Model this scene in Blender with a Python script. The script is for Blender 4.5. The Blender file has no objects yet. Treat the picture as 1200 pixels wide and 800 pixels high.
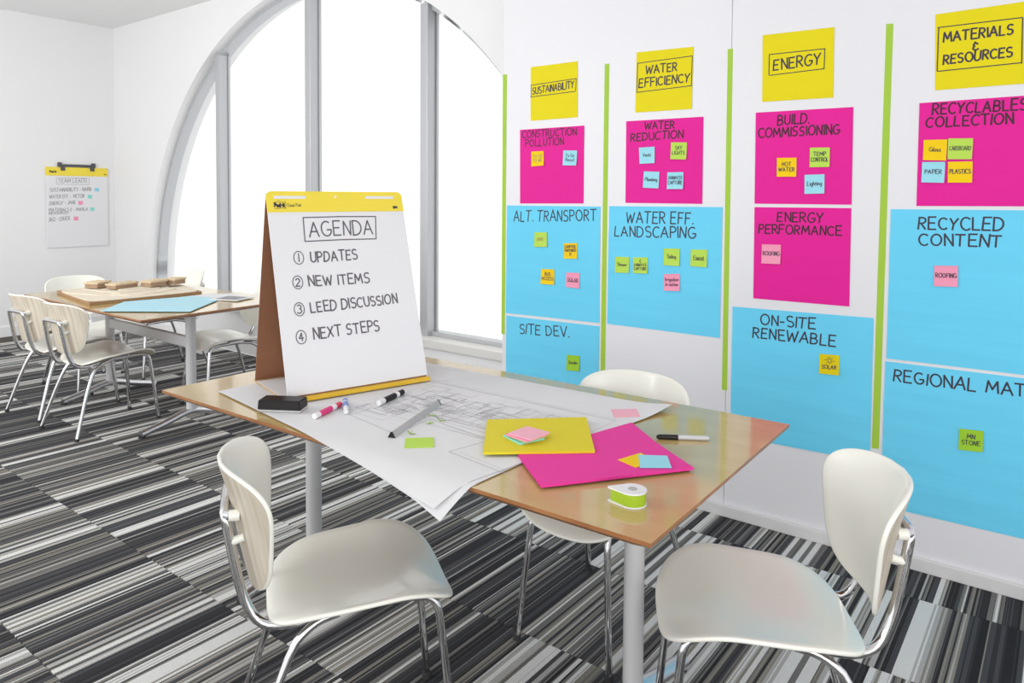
import bpy, bmesh, math, random
from mathutils import Vector, Matrix
random.seed(7)
S = bpy.context.scene
C = S.collection
PI = math.pi
# ---------------------------------------------------------------- camera
cam_data = bpy.data.cameras.new('camera'); cam = bpy.data.objects.new('camera', cam_data); C.objects.link(cam)
cam.matrix_world = Matrix(((0.792751, -0.028631, 0.608873, 0.000000), (0.609513, 0.026861, -0.792321, 0.000000), (0.006330, 0.999229, 0.038745, 1.391687), (0, 0, 0, 1)))
cam_data.sensor_fit = 'HORIZONTAL'; cam_data.sensor_width = 36.0; cam_data.lens = 25.7455
cam_data.shift_x = 0.0; cam_data.shift_y = -0.11600
cam_data.clip_start = 0.05
S.camera = cam
# ---------------------------------------------------------------- daylight, lamps and exposure
w = bpy.data.worlds.new('world'); S.world = w; w.use_nodes = True
w.node_tree.nodes['Background'].inputs[0].default_value = (1.0, 1.0, 1.0, 1)
w.node_tree.nodes['Background'].inputs[1].default_value = 1.3
S.view_settings.view_transform = 'Standard'; S.view_settings.look = 'None'
S.view_settings.exposure = 0.01; S.view_settings.gamma = 1.0
def area(name, loc, aim, sx, sy, power, col=(1, 1, 1)):
    d = bpy.data.lights.new(name, 'AREA'); d.shape = 'RECTANGLE'; d.size = sx; d.size_y = sy; d.energy = power; d.color = col
    o = bpy.data.objects.new(name, d); C.objects.link(o); o.location = loc
    o.rotation_euler = (Vector(aim) - Vector(loc)).to_track_quat('-Z', 'Y').to_euler()
    return o
area('studio_light', (1.6, -1.3, 1.2), (-0.8, 2.7, 0.1), 1.8, 1.4, 42)
area('studio_light', (-4.5, -1.2, 2.9), (-5.6, 2.6, 0.8), 2.4, 1.8, 80)
area('bounce_fill', (-4.6, -1.2, 1.6), (-5.2, 1.4, 3.05), 1.8, 1.2, 45)  # added lamp out of view, turned upward to brighten the ceiling

# ---------------------------------------------------------------- materials
def principled(name, col, rough=.5, metal=0, spec=.5, coat=0, sheen=0):
    m = bpy.data.materials.new(name); m.use_nodes = True
    b = m.node_tree.nodes['Principled BSDF']
    b.inputs['Base Color'].default_value = (*col, 1); b.inputs['Roughness'].default_value = rough
    b.inputs['Metallic'].default_value = metal; b.inputs['Specular IOR Level'].default_value = spec
    b.inputs['Coat Weight'].default_value = coat; b.inputs['Coat Roughness'].default_value = .05
    return m
def NT(m): return m.node_tree.nodes, m.node_tree.links, m.node_tree.nodes['Principled BSDF']
def noise_var(m, scale, amount, stretch=(1, 1, 1), bump=0.0, bump_scale=None, coords='Object', detail=4):
    """soft colour variation and fine relief"""
    n, l, b = NT(m)
    tc = n.new('ShaderNodeTexCoord'); mp = n.new('ShaderNodeMapping'); mp.inputs['Scale'].default_value = stretch
    l.new(tc.outputs[coords], mp.inputs['Vector'])
    nz = n.new('ShaderNodeTexNoise'); nz.inputs['Scale'].default_value = scale; nz.inputs['Detail'].default_value = detail
    l.new(mp.outputs[0], nz.inputs['Vector'])
    if amount:
        mr = n.new('ShaderNodeMapRange'); mr.inputs['To Min'].default_value = 1 - amount; mr.inputs['To Max'].default_value = 1 + amount
        l.new(nz.outputs['Fac'], mr.inputs['Value'])
        mx = n.new('ShaderNodeVectorMath'); mx.operation = 'SCALE'
        mx.inputs[0].default_value = b.inputs['Base Color'].default_value[:3]
        l.new(mr.outputs[0], mx.inputs['Scale']); l.new(mx.outputs[0], b.inputs['Base Color'])
    if bump:
        nb = n.new('ShaderNodeTexNoise'); nb.inputs['Scale'].default_value = bump_scale or scale; nb.inputs['Detail'].default_value = 3
        l.new(mp.outputs[0], nb.inputs['Vector'])
        bp = n.new('ShaderNodeBump'); bp.inputs['Strength'].default_value = 1; bp.inputs['Distance'].default_value = bump
        l.new(nb.outputs['Fac'], bp.inputs['Height']); l.new(bp.outputs[0], b.inputs['Normal'])
    return m
M = {}
M['wall'] = noise_var(principled('wall_paint', (.84, .84, .845), .7), 3, .012, bump=.0004, bump_scale=120)
M['board'] = noise_var(principled('board_laminate', (.765, .765, .80), .42), 2, .015)
M['ceiling'] = noise_var(principled('ceiling_paint', (.88, .88, .88), .8), 2, .01)
M['base'] = noise_var(principled('baseboard_paint', (.70, .70, .70), .4), 3, .02)
M['alu'] = noise_var(principled('window_aluminium', (.50, .51, .53), .38, .35), 4, .03)
M['sill'] = noise_var(principled('sill_paint', (.74, .73, .70), .4), 4, .02)
M['chrome'] = noise_var(principled('chrome', (.72, .72, .73), .07, 1), 6, .03)
M['cream'] = noise_var(principled('cream_shell', (.88, .875, .80), .27, coat=.25), 3, .012)
M['rubber'] = noise_var(principled('rubber', (.03, .03, .03), .7), 9, .1)
M['silver'] = noise_var(principled('silver_paint', (.58, .58, .59), .38, .15), 6, .02)
M['polish'] = noise_var(principled('polished_aluminium', (.72, .72, .74), .28, .95), 6, .03)
M['ink'] = noise_var(principled('marker_ink', (.035, .025, .05), .6), 300, .4)
M['ink_red'] = noise_var(principled('marker_ink_on_magenta', (.05, .003, .022), .6), 300, .3)
M['ink_grey'] = noise_var(principled('pencil_grey', (.13, .12, .14), .7), 200, .5)
M['ink_pale'] = noise_var(principled('pale_marker', (.30, .30, .31), .7), 200, .3)
M['ink_faint'] = noise_var(principled('faint_pen', (.35, .30, .12), .7), 200, .3)
M['plan_line'] = noise_var(principled('plan_line', (.42, .42, .45), .8), 60, .3)
def paper(name, col, bump=.0008, stretch=(1.2, 1, 9), sc=2.2, rough=.55):
    m = noise_var(principled(name, col, rough, spec=.12), sc, .03, stretch, bump, sc)
    return m
M['yellow'] = paper('yellow_sheet', (.76, .65, .012))
M['pink'] = paper('magenta_sheet', (.76, .020, .31))
M['blue'] = paper('blue_sheet', (.155, .64, .90), .0025, (1, 1, 12), 1.6)
M['tape'] = paper('green_tape', (.37, .58, .065), 0)
M['n_amber'] = paper('amber_note', (.88, .60, .01), 0)
M['n_yellow'] = paper('yellow_note', (.74, .60, .01), 0)
M['n_sky'] = paper('sky_note', (.33, .70, .82), 0)
M['n_lime'] = paper('lime_note', (.48, .70, .10), 0)
M['n_green'] = paper('green_note', (.34, .60, .04), 0)
M['n_rose'] = paper('rose_note', (.88, .33, .48), 0)
M['n_aqua'] = paper('aqua_note', (.30, .74, .66), 0)
M['n_blush'] = paper('blush_note', (.90, .46, .56), 0)
M['pad_yellow'] = paper('pad_yellow', (.74, .63, .03), 0)
M['pad_magenta'] = paper('pad_magenta', (.80, .05, .34), 0)
M['white_paper'] = paper('white_paper', (.745, .745, .755), .0002)
M['page'] = noise_var(principled('easel_page', (.80, .80, .825), .6), 2, .01)
M['header'] = noise_var(principled('header_yellow', (.90, .72, .06), .45), 3, .02)
M['lip'] = noise_var(principled('lip_amber', (.80, .50, .03), .45), 3, .03)
M['card'] = noise_var(principled('kraft_card', (.30, .135, .07), .8), 14, .12, bump=.0003, bump_scale=90)
M['card_pale'] = noise_var(principled('kraft_edge', (.62, .42, .24), .8), 20, .08)
M['black'] = noise_var(principled('black_plastic', (.016, .014, .014), .42, spec=.3), 20, .1)
M['felt'] = noise_var(principled('grey_felt', (.45, .44, .44), .9), 60, .1)
M['white_plastic'] = noise_var(principled('white_plastic', (.80, .80, .81), .3), 9, .02)
M['grey_plastic'] = noise_var(principled('grey_plastic', (.58, .58, .60), .3), 9, .02)
M['magenta_plastic'] = noise_var(principled('magenta_plastic', (.70, .03, .20), .35), 9, .05)
M['red_plastic'] = noise_var(principled('red_plastic', (.75, .06, .10), .35), 9, .05)
M['blue_plastic'] = noise_var(principled('blue_plastic', (.13, .22, .62), .35), 9, .05)
M['green_label'] = noise_var(principled('green_label', (.33, .50, .02), .35), 9, .05)
M['ruler'] = noise_var(principled('ruler_aluminium', (.50, .50, .49), .45, .35), 30, .05)
M['dark_metal'] = noise_var(principled('dark_hanger', (.10, .10, .11), .4, .5), 20, .1)
M['model_card'] = noise_var(principled('model_card', (.74, .66, .53), .85), 9, .12)
M['model_edge'] = noise_var(principled('model_edge', (.34, .21, .11), .85), 30, .15)
M['model_roof'] = noise_var(principled('model_roof', (.62, .50, .34), .85), 40, .12)
M['model_wall'] = noise_var(principled('model_wall', (.36, .24, .16), .85), 60, .2)
M['sheet_blue'] = noise_var(principled('pale_blue_sheet', (.42, .70, .80), .6), 6, .02)
M['photo_grey'] = noise_var(principled('printed_grey', (.20, .20, .22), .4), 24, .6)
M['photo_tan'] = noise_var(principled('printed_tan', (.50, .42, .30), .4), 20, .4)
M['seam'] = principled('joint_grey', (.45, .45, .47), .8)  # plain grey for the panel joints
M['dark_floor'] = noise_var(principled('dark_border', (.06, .045, .035), .7), 20, .2)
def wood(name, c1, c2, rough, stretch, scale, coat=0):
    m = principled(name, c1, rough, coat=coat); n, l, b = NT(m)
    tc = n.new('ShaderNodeTexCoord'); mp = n.new('ShaderNodeMapping'); mp.inputs['Scale'].default_value = stretch
    l.new(tc.outputs['Object'], mp.inputs['Vector'])
    a = n.new('ShaderNodeTexNoise'); a.inputs['Scale'].default_value = scale; a.inputs['Detail'].default_value = 6; a.inputs['Distortion'].default_value = .6
    l.new(mp.outputs[0], a.inputs['Vector'])
    r = n.new('ShaderNodeValToRGB'); r.color_ramp.elements[0].position = .36; r.color_ramp.elements[1].position = .64
    r.color_ramp.elements[0].color = (*c1, 1); r.color_ramp.elements[1].color = (*c2, 1)
    l.new(a.outputs['Fac'], r.inputs['Fac']); l.new(r.outputs[0], b.inputs['Base Color'])
    return m
M['table_wood'] = wood('table_veneer', (.50, .355, .14), (.55, .395, .165), .13, (1.0, 2.6, 1), 4, .35)
M['table_edge'] = wood('table_edge', (.29, .115, .04), (.38, .17, .065), .3, (2, 2, 1), 5)
M['ply'] = wood('shell_back_veneer', (.50, .435, .345), (.66, .605, .505), .4, (22, 1, .7), 3.0)
def carpet():
    m = principled('striped_carpet', (.1, .1, .1), .95, spec=.25); n, l, b = NT(m)
    tc = n.new('ShaderNodeTexCoord'); sp = n.new('ShaderNodeSeparateXYZ'); l.new(tc.outputs['Object'], sp.inputs[0])
    oi = n.new('ShaderNodeObjectInfo')
    def mth(op, a, b_=None, c=None):
        k = n.new('ShaderNodeMath'); k.operation = op
        for i, v in enumerate((a, b_, c)):
            if v is None: continue
            if isinstance(v, (int, float)): k.inputs[i].default_value = v
            else: l.new(v, k.inputs[i])
        return k.outputs[0]
    seed = mth('MULTIPLY', oi.outputs['Random'], 91.7)
    x = mth('ADD', sp.outputs['X'], seed)
    def vor(scale):
        v = n.new('ShaderNodeTexVoronoi'); v.voronoi_dimensions = '1D'; v.inputs['Scale'].default_value = scale
        v.inputs['Randomness'].default_value = 1; l.new(x, v.inputs['W'])
        s = n.new('ShaderNodeSeparateColor'); l.new(v.outputs['Color'], s.inputs[0]); return s
    f = vor(64); g = vor(13); q = vor(170)
    # coarse bands choose between a dark run, a mixed run and a pale run
    gr = n.new('ShaderNodeValToRGB'); gr.color_ramp.interpolation = 'CONSTANT'
    e = gr.color_ramp.elements; e[0].position = 0; e[0].color = (.06, .06, .06, 1); e[1].position = .33; e[1].color = (.23, .23, .23, 1)
    k = e.new(.64); k.color = (.46, .46, .46, 1)
    l.new(g.outputs[0], gr.inputs['Fac'])
    gv = mth('MULTIPLY', gr.outputs[0], 1.0)
    ramp = n.new('ShaderNodeValToRGB'); ramp.color_ramp.interpolation = 'CONSTANT'; e = ramp.color_ramp.elements
    cols = [(0, (.018, .0185, .021)), (.20, (.032, .032, .036)), (.36, (.062, .063, .07)), (.50, (.024, .023, .024)), (.57, (.17, .167, .16)), (.66, (.06, .06, .065)), (.73, (.25, .235, .20)), (.82, (.42, .415, .40)), (.92, (.68, .68, .665))]
    e[0].position = 0; e[0].color = (*cols[0][1], 1); e[1].position = cols[1][0]; e[1].color = (*cols[1][1], 1)
    for p_, c_ in cols[2:]:
        k = e.new(p_); k.color = (*c_, 1)
    val = mth('ADD', mth('ADD', mth('MULTIPLY', f.outputs[1], .58), mth('MULTIPLY', q.outputs[2], .22)), gv)
    l.new(val, ramp.inputs['Fac'])
    nz = n.new('ShaderNodeTexNoise'); nz.inputs['Scale'].default_value = 420; nz.inputs['Detail'].default_value = 1
    l.new(tc.outputs['Object'], nz.inputs['Vector'])
    mr = n.new('ShaderNodeMapRange'); mr.inputs['From Min'].default_value = .3; mr.inputs['From Max'].default_value = .7; mr.inputs['To Min'].default_value = .62; mr.inputs['To Max'].default_value = 1.4
    l.new(nz.outputs['Fac'], mr.inputs['Value'])
    vm = n.new('ShaderNodeVectorMath'); vm.operation = 'SCALE'; l.new(ramp.outputs[0], vm.inputs[0]); l.new(mr.outputs[0], vm.inputs['Scale'])
    l.new(vm.outputs[0], b.inputs['Base Color'])
    bp = n.new('ShaderNodeBump'); bp.inputs['Distance'].default_value = .0015; l.new(nz.outputs['Fac'], bp.inputs['Height']); l.new(bp.outputs[0], b.inputs['Normal'])
    return m
M['carpet'] = carpet()
def pane_mat():
    m = bpy.data.materials.new('window_glass'); m.use_nodes = True; n = m.node_tree.nodes; l = m.node_tree.links; n.clear()
    o = n.new('ShaderNodeOutputMaterial'); t = n.new('ShaderNodeBsdfTransparent'); t.inputs[0].default_value = (.97, .98, .98, 1)
    g = n.new('ShaderNodeBsdfGlossy'); g.inputs['Roughness'].default_value = .02; mx = n.new('ShaderNodeMixShader')
    lw = n.new('ShaderNodeLayerWeight'); pw = n.new('ShaderNodeMath'); pw.operation = 'POWER'; pw.inputs[1].default_value = 5
    l.new(lw.outputs['Facing'], pw.inputs[0]); sc = n.new('ShaderNodeMath'); sc.operation = 'MULTIPLY_ADD'; sc.inputs[1].default_value = .7; sc.inputs[2].default_value = .03
    l.new(pw.outputs[0], sc.inputs[0]); l.new(sc.outputs[0], mx.inputs[0]); l.new(t.outputs[0], mx.inputs[1]); l.new(g.outputs[0], mx.inputs[2]); l.new(mx.outputs[0], o.inputs[0])
    return m
M['glass'] = pane_mat()

# ---------------------------------------------------------------- helpers
def tag(o, label=None, cat=None, group=None, kind=None):
    if label: o['label'] = label
    if cat: o['category'] = cat
    if group: o['group'] = group
    if kind: o['kind'] = kind
    return o
def empty(name, loc=(0, 0, 0), rz=0):
    o = bpy.data.objects.new(name, None); C.objects.link(o); o.location = loc; o.rotation_euler = (0, 0, rz); o.empty_display_size = .1
    return o
def link(name, bm, mats, parent=None, smooth=False):
    me = bpy.data.meshes.new(name); bmesh.ops.recalc_face_normals(bm, faces=bm.faces)
    bm.to_mesh(me); bm.free()
    for m in (mats if isinstance(mats, (list, tuple)) else [mats]): me.materials.append(M[m])
    if smooth:
        me.polygons.foreach_set('use_smooth', [True] * len(me.polygons))
        try: me.set_sharp_from_angle(angle=math.radians(smooth if smooth > 1 else 40))
        except Exception: pass
    o = bpy.data.objects.new(name, me); C.objects.link(o)
    if parent: o.parent = parent
    return o
def box(bm, x0, x1, y0, y1, z0, z1, bevel=0, mi=0):
    v = [bm.verts.new((x, y, z)) for x in (x0, x1) for y in (y0, y1) for z in (z0, z1)]
    fs = [bm.faces.new([v[i] for i in f]) for f in ((0, 1, 3, 2), (4, 6, 7, 5), (0, 4, 5, 1), (2, 3, 7, 6), (0, 2, 6, 4), (1, 5, 7, 3))]
    for f in fs: f.material_index = mi
    if bevel:
        es = list({e for f in fs for e in f.edges})
        r = bmesh.ops.bevel(bm, geom=es, offset=bevel, segments=2, affect='EDGES', profile=.5)
        for f in r['faces']: f.material_index = mi
    return fs
def BX(*a, **k):
    bm = bmesh.new(); box(bm, *a, **k); return bm
def tube(bm, pts, r, seg=12, caps=True, smooth_path=0, sx=1.0):
    P = [Vector(p) for p in pts]
    for _ in range(smooth_path):           # round the bends by corner cutting
        Q = [P[0]]
        for a, b in zip(P[:-1], P[1:]): Q += [a * .75 + b * .25, a * .25 + b * .75]
        Q.append(P[-1]); P = Q
    rs = r if isinstance(r, (list, tuple)) else None
    rings = []; prev = None
    for i, p in enumerate(P):
        t = (P[min(i + 1, len(P) - 1)] - P[max(i - 1, 0)]).normalized()
        if prev is None:
            up = Vector((0, 0, 1)) if abs(t.z) < .9 else Vector((0, 1, 0))
            nx = t.cross(up).normalized()
        else:
            nx = (prev - t * prev.dot(t)).normalized()
        prev = nx; ny = t.cross(nx)
        rr = (rs[0] + (rs[1] - rs[0]) * i / (len(P) - 1)) if rs else r
        rings.append([bm.verts.new(p + nx * (rr * sx * math.cos(a)) + ny * (rr * math.sin(a))) for a in (2 * PI * k / seg for k in range(seg))])
    for A, B in zip(rings[:-1], rings[1:]):
        for k in range(seg): bm.faces.new((A[k], A[(k + 1) % seg], B[(k + 1) % seg], B[k]))
    if caps: bm.faces.new(rings[0][::-1]); bm.faces.new(rings[-1])
def TB(*a, **k):
    bm = bmesh.new(); tube(bm, *a, **k); return bm
def prism(bm, poly, z0, z1, mi=0, mi_side=None, inset=0):
    """extrude an outline; inset moves the lower outline towards the centre"""
    c = Vector((sum(p[0] for p in poly) / len(poly), sum(p[1] for p in poly) / len(poly)))
    lo = []
    for p in poly:
        v = Vector(p[:2]) - c; lo.append(c + v * (1 - inset / max(v.length, 1e-6)))
    a = [bm.verts.new((p.x, p.y, z0)) for p in lo]; b = [bm.verts.new((p[0], p[1], z1)) for p in poly]
    f = bm.faces.new(b); f.material_index = mi; bm.faces.new(a[::-1]).material_index = mi
    for i in range(len(poly)):
        j = (i + 1) % len(poly); bm.faces.new((a[i], a[j], b[j], b[i])).material_index = mi if mi_side is None else mi_side
def shell(bm, outline, surf, thick, rings=10, mi_top=0, mi_bot=0):
    """curved sheet: surf(x, y) -> (point, normal); rounded rim all the way round"""
    n = len(outline)
    def ring(k, side):
        f = k / rings; out = []
        for x, y in outline:
            p, nn = surf(x * f, y * f); out.append(bm.verts.new(p + nn * (thick / 2 * side)))
        return out
    R = {}
    for side, mi in ((1, mi_top), (-1, mi_bot)):
        p, nn = surf(0, 0); cv = bm.verts.new(p + nn * (thick / 2 * side))
        rs = [ring(k, side) for k in range(1, rings + 1)]
        for i in range(n):
            j = (i + 1) % n; f = bm.faces.new((cv, rs[0][i], rs[0][j]) if side > 0 else (cv, rs[0][j], rs[0][i])); f.material_index = mi
        for A, B in zip(rs[:-1], rs[1:]):
            for i in range(n):
                j = (i + 1) % n; q = (A[i], B[i], B[j], A[j]); f = bm.faces.new(q if side > 0 else q[::-1]); f.material_index = mi
        R[side] = rs[-1]
    prev = R[1]
    for s in (1, 2, 3):
        a = PI * s / 4; cur = []
        for i, (x, y) in enumerate(outline):
            p, nn = surf(x, y); q, _ = surf(x * .98, y * .98); o = (p - q).normalized()
            cur.append(bm.verts.new(p + nn * (thick / 2 * math.cos(a)) + o * (thick / 2 * math.sin(a))))
        for i in range(n):
            j = (i + 1) % n; bm.faces.new((prev[i], cur[i], cur[j], prev[j])).material_index = mi_top
        prev = cur
    for i in range(n):
        j = (i + 1) % n; bm.faces.new((prev[i], R[-1][i], R[-1][j], prev[j])).material_index = mi_top
def copy_tree(o, parent=None):
    c = o.copy(); C.objects.link(c)
    for k in list(c.keys()):
        if k in ('label',) and parent is None: del c[k]
    c.parent = parent
    for ch in list(KIDS.get(o.name, [])): copy_tree_child(ch, c)
    return c
def copy_tree_child(o, parent):
    c = o.copy(); C.objects.link(c); c.parent = parent
    for ch in KIDS.get(o.name, []): copy_tree_child(ch, c)
KIDS = {}
def remember():
    KIDS.clear()
    for o in list(C.objects):
        if o.parent: KIDS.setdefault(o.parent.name, []).append(o)

# ---------------------------------------------------------------- hand lettering: one stroke alphabet
def arc(cx, cy, rx, ry, a0, a1, n=8):
    return [(cx + rx * math.cos(math.radians(a0 + (a1 - a0) * i / n)), cy + ry * math.sin(math.radians(a0 + (a1 - a0) * i / n))) for i in range(n + 1)]
G = {
'A': [[(0, 0), (.36, 1), (.72, 0)], [(.13, .36), (.6, .36)]],
'B': [[(.04, 0), (.04, 1)], [(.04, 1)] + arc(.26, .76, .28, .24, 90, -90) + [(.04, .52)], [(.04, .52)] + arc(.3, .26, .32, .26, 90, -90) + [(.04, 0)]],
'C': [arc(.4, .5, .38, .5, 50, 310, 12)],
'D': [[(.04, 0), (.04, 1)], [(0, 1)] + arc(.22, .5, .46, .5, 90, -90, 10) + [(0, 0)]],
'E': [[(.56, 1), (.04, 1), (.04, 0), (.58, 0)], [(.04, .52), (.48, .52)]],
'F': [[(.56, 1), (.04, 1), (.04, 0)], [(.04, .52), (.46, .52)]],
'G': [arc(.4, .5, .38, .5, 55, 330, 12) + [(.72, .42), (.44, .42)]],
'H': [[(.04, 0), (.04, 1)], [(.6, 0), (.6, 1)], [(.04, .5), (.6, .5)]],
'I': [[(.06, 0), (.06, 1)]],
'J': [[(.4, 1), (.4, .25)] + arc(.2, .22, .2, .22, 0, -160, 6)],
'K': [[(.04, 0), (.04, 1)], [(.56, 1), (.06, .42)], [(.2, .58), (.6, 0)]],
'L': [[(.04, 1), (.04, 0), (.54, 0)]],
'M': [[(0, 0), (.1, 1), (.42, .28), (.74, 1), (.84, 0)]],
'N': [[(.04, 0), (.04, 1), (.6, 0), (.6, 1)]],
'O': [arc(.4, .5, .38, .5, 95, 455, 16)],
'P': [[(.04, 0), (.04, 1)], [(.0, 1)] + arc(.26, .74, .3, .26, 90, -90) + [(.04, .48)]],
'Q': [arc(.4, .5, .38, .5, 95, 455, 16), [(.48, .28), (.8, -.08)]],
'R': [[(.04, 0), (.04, 1)], [(0, 1)] + arc(.26, .75, .29, .25, 90, -90) + [(.04, .5)], [(.22, .5), (.6, 0)]],
'S': [arc(.3, .75, .26, .25, 40, 250, 8) + arc(.3, .25, .28, .26, 70, -140, 8)],
'T': [[(.32, 0), (.32, 1)], [(-.02, 1), (.66, 1)]],
'U': [[(.04, 1), (.04, .35)] + arc(.33, .32, .29, .32, 180, 360, 8) + [(.62, 1)]],
'V': [[(0, 1), (.32, 0), (.64, 1)]],
'W': [[(0, 1), (.22, 0), (.46, .8), (.7, 0), (.94, 1)]],
'X': [[(0, 1), (.6, 0)], [(.58, 1), (.0, 0)]],
'Y': [[(0, 1), (.3, .48), (.62, 1)], [(.3, .48), (.26, 0)]],
'&': [arc(.34, .74, .2, .2, 20, 220, 8), arc(.34, .28, .26, .27, 110, 330, 8), [(.3, 1.12), (.3, .98)], [(.3, .02), (.3, -.12)]],
'.': [[(.02, 0), (.08, .03)]], '-': [[(0, .45), (.34, .45)]], '_': [],
'1': [[(.1, 0), (.1, 1)]],
'2': [arc(.3, .72, .28, .28, 160, -30, 8) + [(0, 0), (.6, 0)]],
'3': [arc(.26, .76, .26, .24, 140, -80, 8) + arc(.26, .26, .3, .27, 80, -140, 8)],
'4': [[(.4, 0), (.4, 1), (0, .35), (.6, .35)]],
'a': [arc(.2, .28, .2, .28, 60, 360, 9), [(.4, .56), (.42, 0)]],
'c': [arc(.22, .28, .2, .28, 50, 310, 8)], 'd': [arc(.2, .28, .2, .28, 50, 330, 9), [(.4, 1), (.4, 0)]],
'e': [[(.03, .3), (.38, .32)] + arc(.21, .3, .18, .26, 10, 320, 9)],
'g': [arc(.2, .28, .2, .28, 50, 360, 9), [(.4, .56), (.4, -.2)] + arc(.2, -.22, .2, .16, 0, -150, 5)],
'h': [[(0, 1), (0, 0)], [(0, .4)] + arc(.18, .36, .18, .2, 140, 0, 5) + [(.36, 0)]],
'i': [[(.04, 0), (.04, .55)], [(.03, .74), (.06, .8)]], 'l': [[(.03, 0), (.03, 1)]],
'm': [[(0, 0), (0, .55)], [(0, .4)] + arc(.14, .36, .14, .18, 140, 0, 4) + [(.28, 0)], [(.28, .4)] + arc(.42, .36, .14, .18, 140, 0, 4) + [(.56, 0)]],
'n': [[(0, 0), (0, .55)], [(0, .4)] + arc(.18, .36, .18, .2, 140, 0, 5) + [(.36, 0)]],
'o': [arc(.2, .28, .2, .28, 90, 450, 10)],
'p': [[(0, .55), (0, -.35)], arc(.18, .28, .2, .28, 140, -130, 9)],
'r': [[(0, 0), (0, .55)], [(0, .36)] + arc(.16, .38, .16, .17, 150, 50, 4)],
's': [arc(.16, .42, .14, .13, 40, 250, 6) + arc(.16, .15, .15, .15, 70, -140, 6)],
't': [[(.1, .85), (.1, 0), (.22, 0)], [(0, .56), (.26, .56)]],
'u': [[(0, .55), (0, .2)] + arc(.17, .2, .17, .2, 180, 360, 6) + [(.34, .55), (.36, 0)]],
'v': [[(0, .55), (.18, 0), (.36, .55)]], 'w': [[(0, .55), (.13, 0), (.26, .45), (.4, 0), (.54, .55)]],
'y': [[(0, .55), (.2, .05)], [(.4, .55), (.12, -.32)]],
'b': [[(0, 1), (0, 0)], arc(.18, .28, .2, .28, 140, -130, 9)], 'k': [[(0, 1), (0, 0)], [(.32, .55), (.02, .22), (.34, 0)]],
'f': [[(.3, .95), (.12, .9), (.1, 0)], [(0, .55), (.26, .55)]],
}
def width(ch):
    if ch == ' ': return .42
    g = G[ch]; xs = [p[0] for s in g for p in s]
    return max(xs) if xs else 0
def strokes(text, rnd=None, gap=.20, jit=.024):
    """list of polylines, cap height 1, and the total width"""
    rnd = rnd or random.Random(len(text) * 31 + ord(text[0])); x = 0; out = []
    under = text.endswith('_'); text = text.rstrip('_')
    for ch in text:
        if ch == ' ': x += .42; continue
        dx, dy, sh, sc = rnd.uniform(-jit, jit), rnd.uniform(-jit, jit), rnd.uniform(-.05, .1), rnd.uniform(.95, 1.06)
        for s in G[ch]: out.append([(x + dx + (px + sh * (py - .5)) * sc, dy + py * sc) for px, py in s])
        x += width(ch) + gap
    x -= gap
    if under: out.append([(-.02 * x, -.16), (x * 1.05, -.2)])
    return out, x
def ribbon(bm, pts, wdt, place, lift, taper=.25):
    """flat marker stroke: pts in the sheet's own 2D frame, place(u, v, lift) -> 3D"""
    P = [Vector(p) for p in pts]; n = len(P)
    if n < 2: return
    for i in range(1, n - 1):            # a sharp turn starts a new stroke that overlaps the last
        if (P[i] - P[i - 1]).length > 1e-9 and (P[i + 1] - P[i]).length > 1e-9 and (P[i] - P[i - 1]).angle(P[i + 1] - P[i]) > .85:
            ribbon(bm, pts[:i + 1], wdt, place, lift); ribbon(bm, pts[i:], wdt, place, lift + .00008); return
    Lr = []
    for i, p in enumerate(P):
        t = P[min(i + 1, n - 1)] - P[max(i - 1, 0)]
        if t.length < 1e-9: t = Vector((1, 0))
        t.normalize(); nn = Vector((-t.y, t.x)); e = Vector((0, 0))
        if i == 0: e = -t * wdt * .3
        if i == n - 1: e = t * wdt * .3
        h = wdt / 2
        Lr.append((bm.verts.new(place(*(p + e + nn * h), lift)), bm.verts.new(place(*(p + e - nn * h), lift))))
    for (a, b), (c, d) in zip(Lr[:-1], Lr[1:]): bm.faces.new((a, b, d, c))
def sub(pts, step):
    out = [pts[0]]
    for a, b in zip(pts[:-1], pts[1:]):
        L = math.hypot(b[0] - a[0], b[1] - a[1]); k = max(1, int(L / step))
        out += [(a[0] + (b[0] - a[0]) * i / k, a[1] + (b[1] - a[1]) * i / k) for i in range(1, k + 1)]
    return out
def write(bm, text, x0, y0, x1, y1, h, wdt, place, lift, step=.03):
    ss, tw = strokes(text)
    ex, ey = (x1 - x0) / max(tw, .1), (y1 - y0) / max(tw, .1)
    for s in ss:
        q = [(x0 + ex * a, y0 + ey * a + h * b) for a, b in s]
        ribbon(bm, sub(q, step), wdt, place, lift)

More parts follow.
